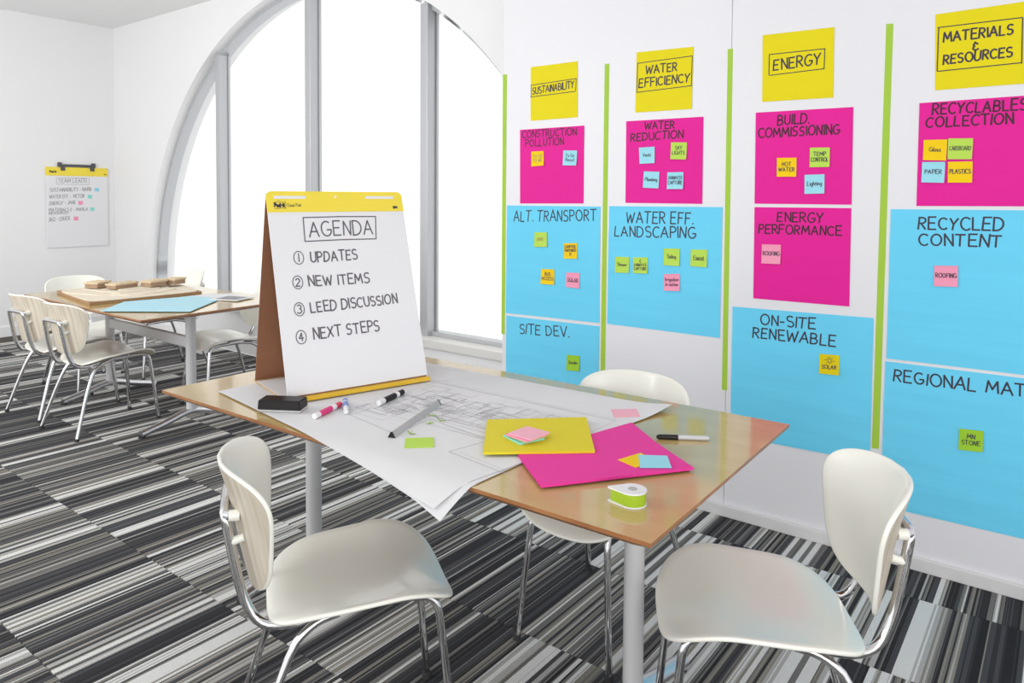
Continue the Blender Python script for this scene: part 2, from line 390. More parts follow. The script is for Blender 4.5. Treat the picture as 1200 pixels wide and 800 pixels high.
# ---------------------------------------------------------------- measured wall positions (x, z) in metres
SHEETS = {
    'yellow_sustain': [(-2.2348, 2.0437), (-1.9512, 2.044), (-1.948, 1.7711), (-2.2336, 1.7692)],
    'yellow_water': [(-1.6291, 2.0512), (-1.3496, 2.0447), (-1.3535, 1.7728), (-1.6314, 1.7741)],
    'yellow_energy': [(-1.0461, 2.0562), (-0.7659, 2.0526), (-0.7646, 1.7787), (-1.0429, 1.7815)],
    'yellow_materials': [(-0.4204, 2.0519), (-0.1414, 2.0578), (-0.1361, 1.7801), (-0.4151, 1.7784)],
    'pink_pollution': [(-2.3011, 1.7267), (-1.909, 1.7285), (-1.9092, 1.3488), (-2.2979, 1.3438)],
    'pink_reduction': [(-1.6786, 1.7364), (-1.2984, 1.7357), (-1.2974, 1.3548), (-1.6776, 1.3546)],
    'pink_build': [(-1.0688, 1.7387), (-0.6899, 1.7367), (-0.6879, 1.3596), (-1.0668, 1.3588)],
    'pink_performance': [(-1.0665, 1.3442), (-0.6885, 1.3461), (-0.6872, 0.9622), (-1.0646, 0.9597)],
    'pink_recyclables': [(-0.4642, 1.7356), (-0.0832, 1.7396), (-0.084, 1.362), (-0.465, 1.358)],
    'blue_transport': [(-2.3842, 1.3329), (-1.813, 1.3349), (-1.813, 0.7711), (-2.3884, 0.7598)],
    'blue_site': [(-2.3848, 0.7465), (-1.8128, 0.7549), (-1.8128, 0.1959), (-2.3848, 0.1875)],
    'blue_landscaping': [(-1.765, 1.3381), (-1.2049, 1.342), (-1.2073, 0.7732), (-1.7689, 0.7723)],
    'blue_onsite': [(-1.1534, 0.9162), (-0.5996, 0.9265), (-0.5996, 0.3675), (-1.1534, 0.3572)],
    'blue_recycled': [(-0.5501, 1.3446), (0.0089, 1.3486), (0.0074, 0.782), (-0.5516, 0.778)],
    'blue_regional': [(-0.5557, 0.7666), (0.0033, 0.7706), (0.0003, 0.2116), (-0.5587, 0.2076)],
}
LETTERS = [
    ('yellow_sustain', 'SUSTAINABILITY', -2.2232, 1.9032, -1.9721, 1.9175, 0.0372),
    ('yellow_water', 'WATER', -1.5798, 1.9469, -1.4256, 1.9477, 0.0417),
    ('yellow_water', 'EFFICIENCY', -1.6142, 1.8878, -1.3651, 1.8929, 0.0429),
    ('pink_pollution', 'CONSTRUCTION', -2.2863, 1.684, -1.9541, 1.6851, 0.0399),
    ('pink_pollution', 'POLLUTION', -2.2649, 1.6382, -2.0288, 1.6411, 0.0397),
    ('pink_reduction', 'WATER', -1.5822, 1.6939, -1.4342, 1.6921, 0.0372),
    ('pink_reduction', 'REDUCTION', -1.6549, 1.6417, -1.3917, 1.6486, 0.0397),
    ('blue_transport', 'ALT. TRANSPORT', -2.3357, 1.2501, -1.8379, 1.2663, 0.0606),
    ('blue_landscaping', 'WATER EFF.', -1.6702, 1.2612, -1.3382, 1.265, 0.0578),
    ('blue_landscaping', 'LANDSCAPING', -1.7338, 1.1959, -1.3252, 1.2031, 0.0549),
    ('blue_site', 'SITE DEV.', -2.2954, 0.6612, -1.9864, 0.682, 0.0569),
    ('yellow_energy', 'ENERGY', -0.999, 1.9072, -0.8155, 1.9146, 0.0482),
    ('yellow_materials', 'MATERIALS', -0.3936, 1.9493, -0.1859, 1.9522, 0.0386),
    ('yellow_materials', '&', -0.3045, 1.9099, -0.2869, 1.9105, 0.0342),
    ('yellow_materials', 'RESOURCES', -0.3924, 1.8694, -0.186, 1.8763, 0.0368),
    ('pink_build', 'BUILD.', -0.9789, 1.6828, -0.8525, 1.6844, 0.044),
    ('pink_build', 'COMMISSIONING', -1.0549, 1.6336, -0.7379, 1.6363, 0.0426),
    ('pink_recyclables', 'RECYCLABLES', -0.4219, 1.6908, -0.1405, 1.6911, 0.0428),
    ('pink_recyclables', 'COLLECTION', -0.4405, 1.6462, -0.1775, 1.6453, 0.0412),
    ('pink_performance', 'ENERGY', -0.971, 1.2876, -0.7922, 1.2864, 0.0422),
    ('pink_performance', 'PERFORMANCE', -1.0472, 1.2361, -0.7224, 1.2382, 0.0408),
    ('blue_onsite', 'ON-SITE', -1.0311, 0.8526, -0.8123, 0.859, 0.0486),
    ('blue_onsite', 'RENEWABLE', -1.0647, 0.7944, -0.7336, 0.8, 0.0489),
    ('blue_recycled', 'RECYCLED', -0.4578, 1.2723, -0.197, 1.2767, 0.0492),
    ('blue_recycled', 'CONTENT', -0.453, 1.2137, -0.1991, 1.2186, 0.0474),
    ('blue_regional', 'REGIONAL', -0.5259, 0.6957, -0.2629, 0.7013, 0.0487),
    ('blue_regional', 'MAT', -0.2306, 0.7032, -0.117, 0.7066, 0.0473),
]
BOXES = {
    'yellow_sustain': [(-2.2314, 1.9514), (-1.9584, 1.9598), (-1.9601, 1.9006), (-2.2321, 1.8914)],
    'yellow_water': [(-1.621, 2.002), (-1.3536, 2.0036), (-1.3571, 1.8744), (-1.6254, 1.8672)],
    'yellow_energy': [(-1.016, 1.9718), (-0.7994, 1.9731), (-0.8005, 1.893), (-1.0154, 1.8899)],
    'yellow_materials': [(-0.4102, 2.0018), (-0.1605, 2.0035), (-0.1592, 1.85), (-0.4096, 1.8481)],
}
NOTES = [
    ('amber', [(-2.2257, 1.6108), (-2.1481, 1.6126), (-2.1448, 1.5385), (-2.2237, 1.5348)], ['TO GO', 'TO WE']),
    ('sky', [(-2.0285, 1.6109), (-1.9473, 1.6084), (-1.95, 1.5348), (-2.0301, 1.5373)], ['To Go', 'Recycl']),
    ('sky', [(-1.6091, 1.6109), (-1.5298, 1.6129), (-1.5276, 1.538), (-1.6038, 1.5358)], ['Vents']),
    ('lime', [(-1.4489, 1.6292), (-1.3721, 1.6263), (-1.3737, 1.551), (-1.4497, 1.5537)], ['SKY', 'LIGHTS']),
    ('sky', [(-1.5825, 1.5008), (-1.5037, 1.4979), (-1.5066, 1.4223), (-1.5855, 1.426)], ['Plumbing']),
    ('sky', [(-1.4646, 1.4946), (-1.3872, 1.4954), (-1.386, 1.4196), (-1.4644, 1.4195)], ['RAINWATER', 'CAPTURE']),
    ('lime', [(-2.2009, 1.1971), (-2.1239, 1.1999), (-2.1216, 1.1256), (-2.2034, 1.1217)], ['BIKE']),
    ('amber', [(-2.0206, 1.1485), (-1.942, 1.1534), (-1.9396, 1.0762), (-2.0182, 1.0716)], ['CARPOOL', 'PARTNERS', 'B']),
    ('amber', [(-2.1571, 1.0108), (-2.0764, 1.0137), (-2.074, 0.9359), (-2.1596, 0.9343)], ['BUS', 'ACCESS']),
    ('rose', [(-2.0037, 1.0032), (-1.9254, 1.0062), (-1.926, 0.93), (-2.0059, 0.9311)], ['SOLAR_']),
    ('lime', [(-1.7284, 1.0984), (-1.6517, 1.1004), (-1.6534, 1.0254), (-1.7273, 1.0226)], ['Shower']),
    ('lime', [(-1.6329, 1.1002), (-1.5575, 1.1046), (-1.5564, 1.0299), (-1.6305, 1.027)], ['&', 'RAINWATER', 'CAPTURE']),
    ('lime', [(-1.4758, 1.1502), (-1.3984, 1.1529), (-1.3996, 1.0745), (-1.4772, 1.0741)], ['Siding']),
    ('lime', [(-1.346, 1.1521), (-1.2698, 1.1549), (-1.2708, 1.0772), (-1.3472, 1.0779)], ['Faucet_']),
    ('rose', [(-1.474, 1.0334), (-1.3966, 1.0401), (-1.3953, 0.9628), (-1.4728, 0.9585)], ['Irrigation', 'in native']),
    ('green', [(-1.9961, 0.5904), (-1.9206, 0.5958), (-1.9227, 0.5188), (-1.9983, 0.5136)], ['Garden']),
    ('amber', [(-0.9772, 1.5474), (-0.8984, 1.5465), (-0.8978, 1.4699), (-0.9757, 1.4706)], ['HOT', 'WATER']),
    ('lime', [(-0.8474, 1.5851), (-0.7718, 1.5835), (-0.771, 1.507), (-0.8468, 1.5073)], ['TEMP', 'CONTROL']),
    ('sky', [(-0.8659, 1.4768), (-0.7896, 1.479), (-0.788, 1.4029), (-0.8643, 1.4005)], ['Lighting']),
    ('amber', [(-0.4468, 1.5998), (-0.3719, 1.5986), (-0.3731, 1.5231), (-0.4474, 1.5266)], ['Glass']),
    ('lime', [(-0.3688, 1.6022), (-0.2926, 1.5999), (-0.2945, 1.5258), (-0.3693, 1.5276)], ['CARDBOARD']),
    ('sky', [(-0.4498, 1.5192), (-0.3762, 1.5185), (-0.3775, 1.4427), (-0.4504, 1.4449)], ['PAPER']),
    ('amber', [(-0.3674, 1.5183), (-0.292, 1.5185), (-0.2916, 1.4432), (-0.3663, 1.4436)], ['PLASTICS']),
    ('rose', [(-1.0313, 1.1896), (-0.9534, 1.1911), (-0.9539, 1.1118), (-1.0319, 1.1101)], ['ROOFING']),
    ('rose', [(-0.4016, 1.1411), (-0.3268, 1.145), (-0.3257, 1.0693), (-0.4005, 1.066)], ['ROOFING']),
    ('yellow', [(-0.7935, 0.7621), (-0.7186, 0.7664), (-0.7177, 0.6871), (-0.7928, 0.6837)], ['*', 'SOLAR']),
    ('green', [(-0.3086, 0.5582), (-0.2341, 0.5636), (-0.2348, 0.4883), (-0.3085, 0.4818)], ['MN', 'STONE']),
]
TAPES = [
    [(-2.4187, 2.0228), (-2.3906, 2.0224), (-2.3956, 0.6436), (-2.4189, 0.644)],
    [(-1.7987, 2.0153), (-1.7735, 2.0147), (-1.7782, 0.5073), (-1.8039, 0.5061)],
    [(-1.1946, 2.0167), (-1.1722, 2.0159), (-1.1716, 0.5497), (-1.1945, 0.5485)],
    [(-0.5824, 2.0401), (-0.5581, 2.0384), (-0.5697, 0.4254), (-0.5948, 0.4223)],
]
EASEL = (-1.9048, 1.3517, 1.2934, 0.4913, 0.1983, 1.3893)
AGENDA = [
    ('AGENDA', 0.1305, 0.5161, 0.3582, 0.5203, 0.0489),
    ('UPDATES', 0.1229, 0.4301, 0.288, 0.4324, 0.0336),
    ('NEW ITEMS', 0.107, 0.3507, 0.3212, 0.3488, 0.033),
    ('LEED DISCUSSION', 0.1031, 0.2643, 0.4155, 0.2693, 0.0324),
    ('NEXT STEPS', 0.1024, 0.1783, 0.3349, 0.1815, 0.0344),
]
AGENDA_BOX = [(0.1147, 0.5827), (0.3784, 0.583), (0.3688, 0.5018), (0.1117, 0.501)]
NUMBERS = [(1, 0.084, 0.4469), (2, 0.0715, 0.3658), (3, 0.0666, 0.2782), (4, 0.0626, 0.189)]
TEAM = [
    ('TEAM LEADS', 3.0401, 1.4769, 3.3029, 1.486, 0.0374),
    ('SUSTAINABILITY - BARB', 2.9616, 1.3874, 3.3469, 1.3996, 0.0348),
    ('WATER EFF. - VICTOR', 2.9563, 1.3212, 3.2781, 1.3294, 0.0348),
    ('ENERGY - JANE', 2.9552, 1.255, 3.196, 1.2674, 0.0325),
    ('MATERIALS & - MARLA', 2.9511, 1.1934, 3.3098, 1.1966, 0.0302),
    ('RESOURCES', 2.9506, 1.162, 3.1266, 1.1683, 0.0233),
    ('IAQ - CHUCK', 2.9526, 1.0922, 3.1386, 1.104, 0.0395),
]
TEAM_BOX = [(3.0229, 1.528), (3.3295, 1.5274), (3.324, 1.4622), (3.0218, 1.4626)]
TEAM_NOTES = [('sky', 3.4008, 1.4122), ('aqua', 3.3323, 1.3391), ('rose', 3.2415, 1.2767), ('aqua', 3.3531, 1.2106), ('rose', 3.197, 1.117)]

# ---------------------------------------------------------------- the room
XL, YW, YB, HC, XR = -8.06, 3.59, 3.06, 3.10, 2.7      # left wall, window wall, board wall, ceiling, right limit
tag(link('floor', BX(XL - .2, XR, -1.7, YW, -.12, -.006), 'dark_floor'), kind='structure'); floor = C.objects['floor']
tag(link('ceiling', BX(XL - .2, XR, -1.7, YW + .3, HC, HC + .12), 'ceiling'), kind='structure')
tag(link('wall_left', BX(XL - .2, XL, -1.7, YW + .3, 0, HC), 'wall'), kind='structure')
tag(link('baseboard_left', BX(XL, XL + .012, -1.7, YW, 0, .10, .004), 'wall'), kind='structure')
# window wall with its arched opening
AX, AZ, AR, SZ = -4.80, .48, 2.56, .40                  # arch centre, springing height, radius, sill height
def arch(r, n=56, z0=SZ):
    return [(AX - r, z0)] + [(AX - r * math.cos(PI * i / n), AZ + r * math.sin(PI * i / n)) for i in range(n + 1)] + [(AX + r, z0)]
bm = bmesh.new(); A = arch(AR);
def wallpoly(bm, pts, y0, y1):
    a = [bm.verts.new((x, y0, z)) for x, z in pts]; b = [bm.verts.new((x, y1, z)) for x, z in pts]; n = len(pts)
    bm.faces.new(a); bm.faces.new(b[::-1])
    for i in range(n): j = (i + 1) % n; bm.faces.new((a[i], b[i], b[j], a[j]))
Y1 = YW + .27; XE = -1.9
for P, Q in zip(A[:-1], A[1:]):                          # strips between the arch and the ceiling
    if abs(Q[0] - P[0]) < 1e-6: continue
    wallpoly(bm, [P, Q, (Q[0], HC), (P[0], HC)], YW, Y1)
wallpoly(bm, [(XL, 0), (AX - AR, 0), (AX - AR, SZ), (AX - AR, AZ), (AX - AR, HC), (XL, HC)], YW, Y1)
wallpoly(bm, [(AX - AR, 0), (AX + AR, 0), (AX + AR, SZ), (AX - AR, SZ)], YW, Y1)
wallpoly(bm, [(AX + AR, 0), (XE, 0), (XE, HC), (AX + AR, HC), (AX + AR, AZ), (AX + AR, SZ)], YW, Y1)
bmesh.ops.remove_doubles(bm, verts=bm.verts, dist=1e-5)
tag(link('wall_back', bm, 'wall'), kind='structure')
tag(link('baseboard_back', BX(XL + .012, XE, YW - .012, YW, 0, .10, .004), 'wall'), kind='structure')
win = tag(empty('window_1', (AX, YW + .1, SZ)), kind='structure')
def wl(o): o.matrix_parent_inverse = Matrix.Translation((-AX, -YW - .1, -SZ)); return o
bm = bmesh.new(); a, b = arch(AR + .005, z0=SZ), arch(AR - .042, z0=SZ + .03)
for y0, y1 in ((YW + .08, YW + .17),):
    for i in range(len(a) - 1):
        q = [(a[i]), (a[i + 1]), (b[i + 1]), (b[i])]
        va = [bm.verts.new((x, y0, z)) for x, z in q]; vb = [bm.verts.new((x, y1, z)) for x, z in q]
        bm.faces.new(va); bm.faces.new(vb[::-1])
        for k in range(4): bm.faces.new((va[k], vb[k], vb[(k + 1) % 4], va[(k + 1) % 4]))
bmesh.ops.remove_doubles(bm, verts=bm.verts, dist=1e-5)
wl(link('window_frame', bm, 'alu', win, smooth=30))
wl(link('bottom_rail', BX(AX - AR, AX + AR, YW + .09, YW + .17, SZ - .005, SZ + .035, .004), 'alu', win))
MX = [-6.145, -4.845, -3.565]
for x in MX:
    zt = AZ + math.sqrt(AR ** 2 - (abs(x - AX) + .035) ** 2) - .01
    m_ = wl(link('mullion', BX(x - .036, x + .036, YW + .045, YW + .125, SZ, zt, .005), 'alu', win))
    g_ = link('glazing_bead', BX(x - .052, x + .052, YW + .126, YW + .145, SZ + .01, zt, .003), 'alu', m_)
xs = [AX - AR + .06] + MX + [AX + AR - .06]
for x0, x1 in zip(xs[:-1], xs[1:]):
    n = 14; bm = bmesh.new(); top = [(x0 + (x1 - x0) * i / n) for i in range(n + 1)]
    vt = [bm.verts.new((x, YW + .135, AZ + math.sqrt(max(0, (AR - .03) ** 2 - (x - AX) ** 2)))) for x in top]; vb = [bm.verts.new((x, YW + .135, SZ + .02)) for x in top]
    for i in range(n): bm.faces.new((vb[i], vb[i + 1], vt[i + 1], vt[i]))
    wl(link('pane', bm, 'glass', win))
tag(link('trim_1', BX(AX - AR - .03, AX + AR + .05, YW - .03, YW + .09, .345, .405, .006), 'sill'), kind='structure')
# board wall in front of the window wall: a core with 1.2 m panels
wr = tag(link('wall_right', BX(-2.413, XR, YB + .012, YW + .27, 0, HC), 'board'), kind='structure')
ed = [-2.413, -1.178, .05, 1.27, XR]
for x0, x1 in zip(ed[:-1], ed[1:]):
    link('panel', BX(x0 + (.001 if x0 > -2.4 else 0), x1 - .001, YB, YB + .012, .045, HC, .0012), 'board', wr)
tag(link('baseboard_right', BX(-2.413, XR, YB - .018, YB + .012, 0, .05, .004), 'base'), kind='structure')
tag(link('trim_2', BX(XL + .012, XL + .30, -1.7, YW - .012, -.006, .002, .001), 'dark_floor'), kind='structure')
# carpet tiles, 50 cm, pile stripes along Y
T = .5; y_first = 1.333 - 6 * T
tile = None; rx = random.Random(3)
for j in range(0, 11):
    y0 = y_first + j * T
    for i in range(0, 21):
        x0 = XL + .30 + i * T + (0 if j % 2 else 0)
        if x0 > 1.4: continue
        if y0 + T > YW: dy = YW - y0 - .02
        else: dy = T
        if y0 > 2.9 and x0 > -2.0: continue
        if tile is None:
            bm = bmesh.new(); e = .0018
            lo = [bm.verts.new((x, y, -.006)) for x, y in ((0, 0), (T, 0), (T, T), (0, T))]
            up = [bm.verts.new((x, y, 0)) for x, y in ((e, e), (T - e, e), (T - e, T - e), (e, T - e))]
            bm.faces.new(up)
            for k in range(4): bm.faces.new((lo[k], lo[(k + 1) % 4], up[(k + 1) % 4], up[k]))
            tile = link('carpet_tile', bm, 'carpet', floor); o = tile
        else:
            o = tile.copy(); C.objects.link(o); o.parent = floor
        o.location = (x0, y0, 0)
        if dy != T: o.scale = (1, dy / T, 1)

# ---------------------------------------------------------------- sheets, notes and tapes on the board wall
def bil(q, s, t):
    (x0, z0), (x1, z1), (x2, z2), (x3, z3) = q                # TL TR BR BL
    return ((x0 * (1 - s) + x1 * s) * (1 - t) + (x3 * (1 - s) + x2 * s) * t, (z0 * (1 - s) + z1 * s) * (1 - t) + (z3 * (1 - s) + z2 * s) * t)
def wave(x, z, k):
    return k * (math.sin(z * 34 + 2.3 * math.sin(x * 5.1)) * .5 + math.sin(z * 71 + x * 9 + 1.3) * .3 + math.sin(z * 19 - x * 7) * .4)
AMP = {'blue': .0011, 'pink': .0003, 'yellow': .0002}
def sheet_y(kind, x, z): return YB - .0022 - wave(x, z, AMP[kind])
SHEET_LABEL = {
 'yellow_sustain': 'small yellow sheet boxed SUSTAINABILITY at the top of the first column',
 'yellow_water': 'small yellow sheet boxed WATER EFFICIENCY at the top of the second column',
 'yellow_energy': 'small yellow sheet boxed ENERGY at the top of the third column',
 'yellow_materials': 'small yellow sheet boxed MATERIALS & RESOURCES at the top of the fourth column',
 'pink_pollution': 'magenta sheet headed CONSTRUCTION POLLUTION stuck on the white board wall',
 'pink_reduction': 'magenta sheet headed WATER REDUCTION stuck on the white board wall',
 'pink_build': 'magenta sheet headed BUILD. COMMISSIONING stuck under the yellow ENERGY sheet',
 'pink_performance': 'magenta sheet headed ENERGY PERFORMANCE between a magenta and a blue sheet',
 'pink_recyclables': 'magenta sheet headed RECYCLABLES COLLECTION at the right edge of the wall',
 'blue_transport': 'large light blue sheet headed ALT. TRANSPORT on the white board wall',
 'blue_site': 'light blue sheet headed SITE DEV. partly behind the near table',
 'blue_landscaping': 'large light blue sheet headed WATER EFF. LANDSCAPING on the board wall',
 'blue_onsite': 'large light blue sheet headed ON-SITE RENEWABLE behind the table corner',
 'blue_recycled': 'large light blue sheet headed RECYCLED CONTENT at the right of the wall',
 'blue_regional': 'large light blue sheet headed REGIONAL MAT, lowest at the right of the wall'}
SHEET_OBJ = {}
for key, q in SHEETS.items():
    kind = key.split('_')[0]; bm = bmesh.new(); nx, nz = (14, 48) if kind == 'blue' else (10, 20)
    def vy(s, t):
        x, z = bil(q, s, t); return x, z, sheet_y(kind, x, z)
    F = [[bm.verts.new((x, y, z)) for x, z, y in (vy(i / nx, j / nz) for i in range(nx + 1))] for j in range(nz + 1)]
    Bk = [[bm.verts.new((v.co.x, v.co.y + .0006, v.co.z)) for v in r] for r in F]
    for j in range(nz):
        for i in range(nx):
            bm.faces.new((F[j][i], F[j + 1][i], F[j + 1][i + 1], F[j][i + 1])); bm.faces.new((Bk[j][i], Bk[j][i + 1], Bk[j + 1][i + 1], Bk[j + 1][i]))
    rim = [(0, i) for i in range(nx)] + [(j, nx) for j in range(nz)] + [(nz, nx - i) for i in range(nx)] + [(nz - j, 0) for j in range(nz)]
    for (j, i), (k, l_) in zip(rim, rim[1:] + rim[:1]): bm.faces.new((F[j][i], F[k][l_], Bk[k][l_], Bk[j][i]))
    o = link('paper_sheet', bm, kind, smooth=60)
    tag(o, SHEET_LABEL[key], 'paper', {'yellow': 'yellow title sheets on the wall', 'pink': 'magenta sheets on the wall', 'blue': 'light blue sheets on the wall'}[kind]); SHEET_OBJ[key] = o
for key in SHEETS:
    kind = key.split('_')[0]
    pl = lambda x, z, lift, kind=kind: (x, sheet_y(kind, x, z) - lift, z)
    for sh, t, x0, z0, x1, z1, h in LETTERS:
        if sh != key: continue
        bm = bmesh.new(); write(bm, t, x0, z0, x1, z1, h * (.72 if t == '&' else .87), .0052 if key in ('yellow_sustain', 'pink_pollution') else .0060, pl, .0006, .01)
        o = link('lettering', bm, 'ink_red' if kind == 'pink' else 'ink', SHEET_OBJ[key])
    if key in BOXES:
        bm = bmesh.new(); q = BOXES[key]; r_ = random.Random(key)
        for a, b in zip(q, q[1:] + q[:1]):
            j = lambda p: (p[0] + r_.uniform(-.002, .002), p[1] + r_.uniform(-.002, .002))
            ribbon(bm, sub([j(a), j(b)], .02), .0036, pl, .0007)
        link('drawn_box', bm, 'ink', SHEET_OBJ[key])
NOTE_LABEL = [
 'amber sticky note at the left of the CONSTRUCTION POLLUTION sheet',
 'pale blue sticky note at the right of the CONSTRUCTION POLLUTION sheet',
 'pale blue sticky note upper left on the WATER REDUCTION sheet, one word',
 'lime sticky note reading SKY LIGHTS on the WATER REDUCTION sheet',
 'pale blue sticky note lower left on the WATER REDUCTION sheet, tilted',
 'pale blue sticky note lower right on the WATER REDUCTION sheet, two lines',
 'pale lime sticky note, only green one on the ALT. TRANSPORT sheet',
 'amber sticky note with three lines at the upper right of ALT. TRANSPORT',
 'amber sticky note reading BUS ACCESS on the ALT. TRANSPORT sheet',
 'pink sticky note with an underlined word on the ALT. TRANSPORT sheet',
 'lime sticky note at the far left of the LANDSCAPING sheet, one word',
 'lime sticky note with three small lines, second from left on LANDSCAPING',
 'lime sticky note reading Siding, above the pink note on LANDSCAPING',
 'lime sticky note with an underlined word, rightmost on LANDSCAPING',
 'pink sticky note with two lines on the LANDSCAPING sheet',
 'dark green sticky note on the SITE DEV. sheet above the chair back',
 'amber sticky note reading HOT WATER on the COMMISSIONING sheet',
 'lime sticky note reading TEMP CONTROL on the COMMISSIONING sheet',
 'pale blue sticky note reading Lighting on the COMMISSIONING sheet',
 'amber sticky note reading Glass, upper left of the block of four',
 'lime sticky note reading CARDBOARD, upper right of the block of four',
 'pale blue sticky note reading PAPER, lower left of the block of four',
 'amber sticky note reading PLASTICS, lower right of the block of four',
 'pink sticky note reading ROOFING on the magenta ENERGY PERFORMANCE sheet',
 'pink sticky note reading ROOFING on the blue RECYCLED CONTENT sheet',
 'yellow sticky note with a drawn sun above SOLAR on ON-SITE RENEWABLE',
 'green sticky note reading MN STONE on the REGIONAL MAT sheet']
for (col, q, lines), lab in zip(NOTES, NOTE_LABEL):
    bm = bmesh.new(); n = 8; r_ = random.Random(lab); lift = r_.uniform(.003, .008)
    cx = sum(p[0] for p in q) / 4; cz = sum(p[1] for p in q) / 4
    def yn(s, t, q=q, lift=lift): return YB - .0052 - lift * max(0, t - .25) ** 2 * (.8 + .4 * s)
    F = [[bm.verts.new((*[bil(q, i / n, j / n)[0]], yn(i / n, j / n), bil(q, i / n, j / n)[1])) for i in range(n + 1)] for j in range(n + 1)]
    Bk = [[bm.verts.new((v.co.x, v.co.y + .0005, v.co.z)) for v in r] for r in F]
    for j in range(n):
        for i in range(n):
            bm.faces.new((F[j][i], F[j + 1][i], F[j + 1][i + 1], F[j][i + 1])); bm.faces.new((Bk[j][i], Bk[j][i + 1], Bk[j + 1][i + 1], Bk[j + 1][i]))
    rim = [(0, i) for i in range(n)] + [(j, n) for j in range(n)] + [(n, n - i) for i in range(n)] + [(n - j, 0) for j in range(n)]
    for (j, i), (k, l_) in zip(rim, rim[1:] + rim[:1]): bm.faces.new((F[j][i], F[k][l_], Bk[k][l_], Bk[j][i]))
    o = tag(link('sticky_note', bm, 'n_' + col, smooth=60), lab, 'sticky note', 'sticky notes on the wall sheets')
    def pn(s, t, L, q=q, yn=yn): x, z = bil(q, s, t); return (x, yn(s, t) - L, z)
    bm = bmesh.new(); k = len(lines); hh = min(.2, .5 / k) if k > 1 else .2
    for i, tx in enumerate(lines):
        yb = .5 + hh / 2 + (i - (k - 1) / 2) * (hh * 1.45) - .03
        if tx == '*':
            cx_, cy_ = .52, .3
            ribbon(bm, [(cx_ + .09 * math.cos(a), cy_ + .11 * math.sin(a)) for a in (2 * PI * j / 14 for j in range(15))], .028, pn, .0006)
            for j in range(8):
                a = PI / 4 * j + .1; ribbon(bm, [(cx_ + .13 * math.cos(a), cy_ + .15 * math.sin(a)), (cx_ + (.2 if j % 4 else .27) * math.cos(a), cy_ + .2 * math.sin(a))], .022, pn, .0006)
            continue
        if '*' in lines: hh, yb = .19, .72
        ss, tw = strokes(tx); W_ = min(.86, tw * hh * .95); x0 = .5 - W_ / 2
        if tx in ('&', 'B'): W_ = .1; x0 = .45
        for s in ss: ribbon(bm, [(x0 + a * W_ / tw, yb - b * hh) for a, b in s], .034 if W_ / tw > .13 else .024, pn, .0006)
    link('lettering', bm, 'ink_faint' if lab.startswith(('amber sticky note at the left of the CONS', 'pale lime')) else 'ink', o)
TAPE_LABEL = ['vertical green tape strip at the left edge of the board wall, by the window', 'vertical green tape strip between the SUSTAINABILITY and WATER EFFICIENCY columns',
 'vertical green tape strip between the WATER EFFICIENCY and ENERGY columns', 'vertical green tape strip between the ENERGY and MATERIALS columns']
for q, lab in zip(TAPES, TAPE_LABEL):
    bm = bmesh.new(); a = [bm.verts.new((x, YB - .0008, z)) for x, z in q]; b = [bm.verts.new((x, YB - .0001, z)) for x, z in q]
    bm.faces.new(a); bm.faces.new(b[::-1])
    for i in range(4): bm.faces.new((a[i], b[i], b[(i + 1) % 4], a[(i + 1) % 4]))
    tag(link('tape_strip', bm, 'tape'), lab, 'tape', 'green tape strips on the board wall')

# ---------------------------------------------------------------- pad hanging on the left wall
pad = tag(empty('hanging_pad', (XL, 3.22, .83)), 'white pad with a yellow band and TEAM LEADS list hanging on the left wall', 'pad')
def px_(o, e=pad): o.matrix_parent_inverse = Matrix.Translation(-e.location); return o
PY0, PY1, PZ0, PZ1 = 2.929, 3.508, .830, 1.634
px_(link('page_block', BX(XL + .004, XL + .016, PY0, PY1, PZ0, 1.60, .002), 'page', pad))
hd = px_(link('header', BX(XL + .003, XL + .020, PY0 - .001, PY1 + .001, 1.548, PZ1, .003), 'header', pad))
pw = lambda y, z, L: (XL + .0165 + L, y, z)
for t, y0, z0, y1, z1, h in TEAM:
    bm = bmesh.new(); write(bm, t, y0, z0, y1, z1, h, .0044, pw, .0006, .03); px_(link('lettering', bm, 'ink_pale', pad))
bm = bmesh.new()
for a, b in zip(TEAM_BOX, TEAM_BOX[1:] + TEAM_BOX[:1]): ribbon(bm, [a, b], .003, pw, .0007)
px_(link('drawn_box', bm, 'ink_pale', pad))
ph = lambda y, z, L: (XL + .0205 + L, y, z); bm = bmesh.new()
write(bm, 'Post-it', 2.96, 1.578, 3.02, 1.578, .022, .006, ph, .0006); write(bm, '3M', 3.47, 1.565, 3.492, 1.565, .01, .003, ph, .0006)
link('lettering', bm, 'ink', hd).matrix_parent_inverse = Matrix.Identity(4)
for (col, y, z), lab in zip(TEAM_NOTES, ('tiny pale blue flag at the end of the SUSTAINABILITY line', 'tiny aqua flag at the end of the WATER EFF. line', 'tiny pink flag at the end of the ENERGY line', 'tiny aqua flag at the end of the MATERIALS line', 'tiny pink flag at the end of the lowest line')):
    tag(link('sticky_note', BX(XL + .0162, XL + .0178, y - .021, y + .021, z - .019, z + .019), 'n_' + col), lab + ' on the hanging pad', 'sticky note', 'small notes on the hanging pad')
hg = tag(empty('pad_hanger', (XL, 3.21, 1.66)), 'dark grey bar hanger with two hooks above the yellow band on the left wall', 'hanger')
hi = Matrix.Translation(-hg.location)
for nm, bmx in (('bar', BX(XL, XL + .025, 3.045, 3.38, 1.640, 1.664, .003)), ('end_cap', BX(XL, XL + .03, 3.038, 3.07, 1.636, 1.682, .004)), ('end_cap', BX(XL, XL + .03, 3.355, 3.387, 1.636, 1.682, .004)),
                ('hook', BX(XL + .021, XL + .03, 3.06, 3.10, 1.600, 1.642, .002)), ('hook', BX(XL + .021, XL + .03, 3.335, 3.375, 1.600, 1.642, .002))):
    link(nm, bmx, 'dark_metal', hg).matrix_parent_inverse = hi

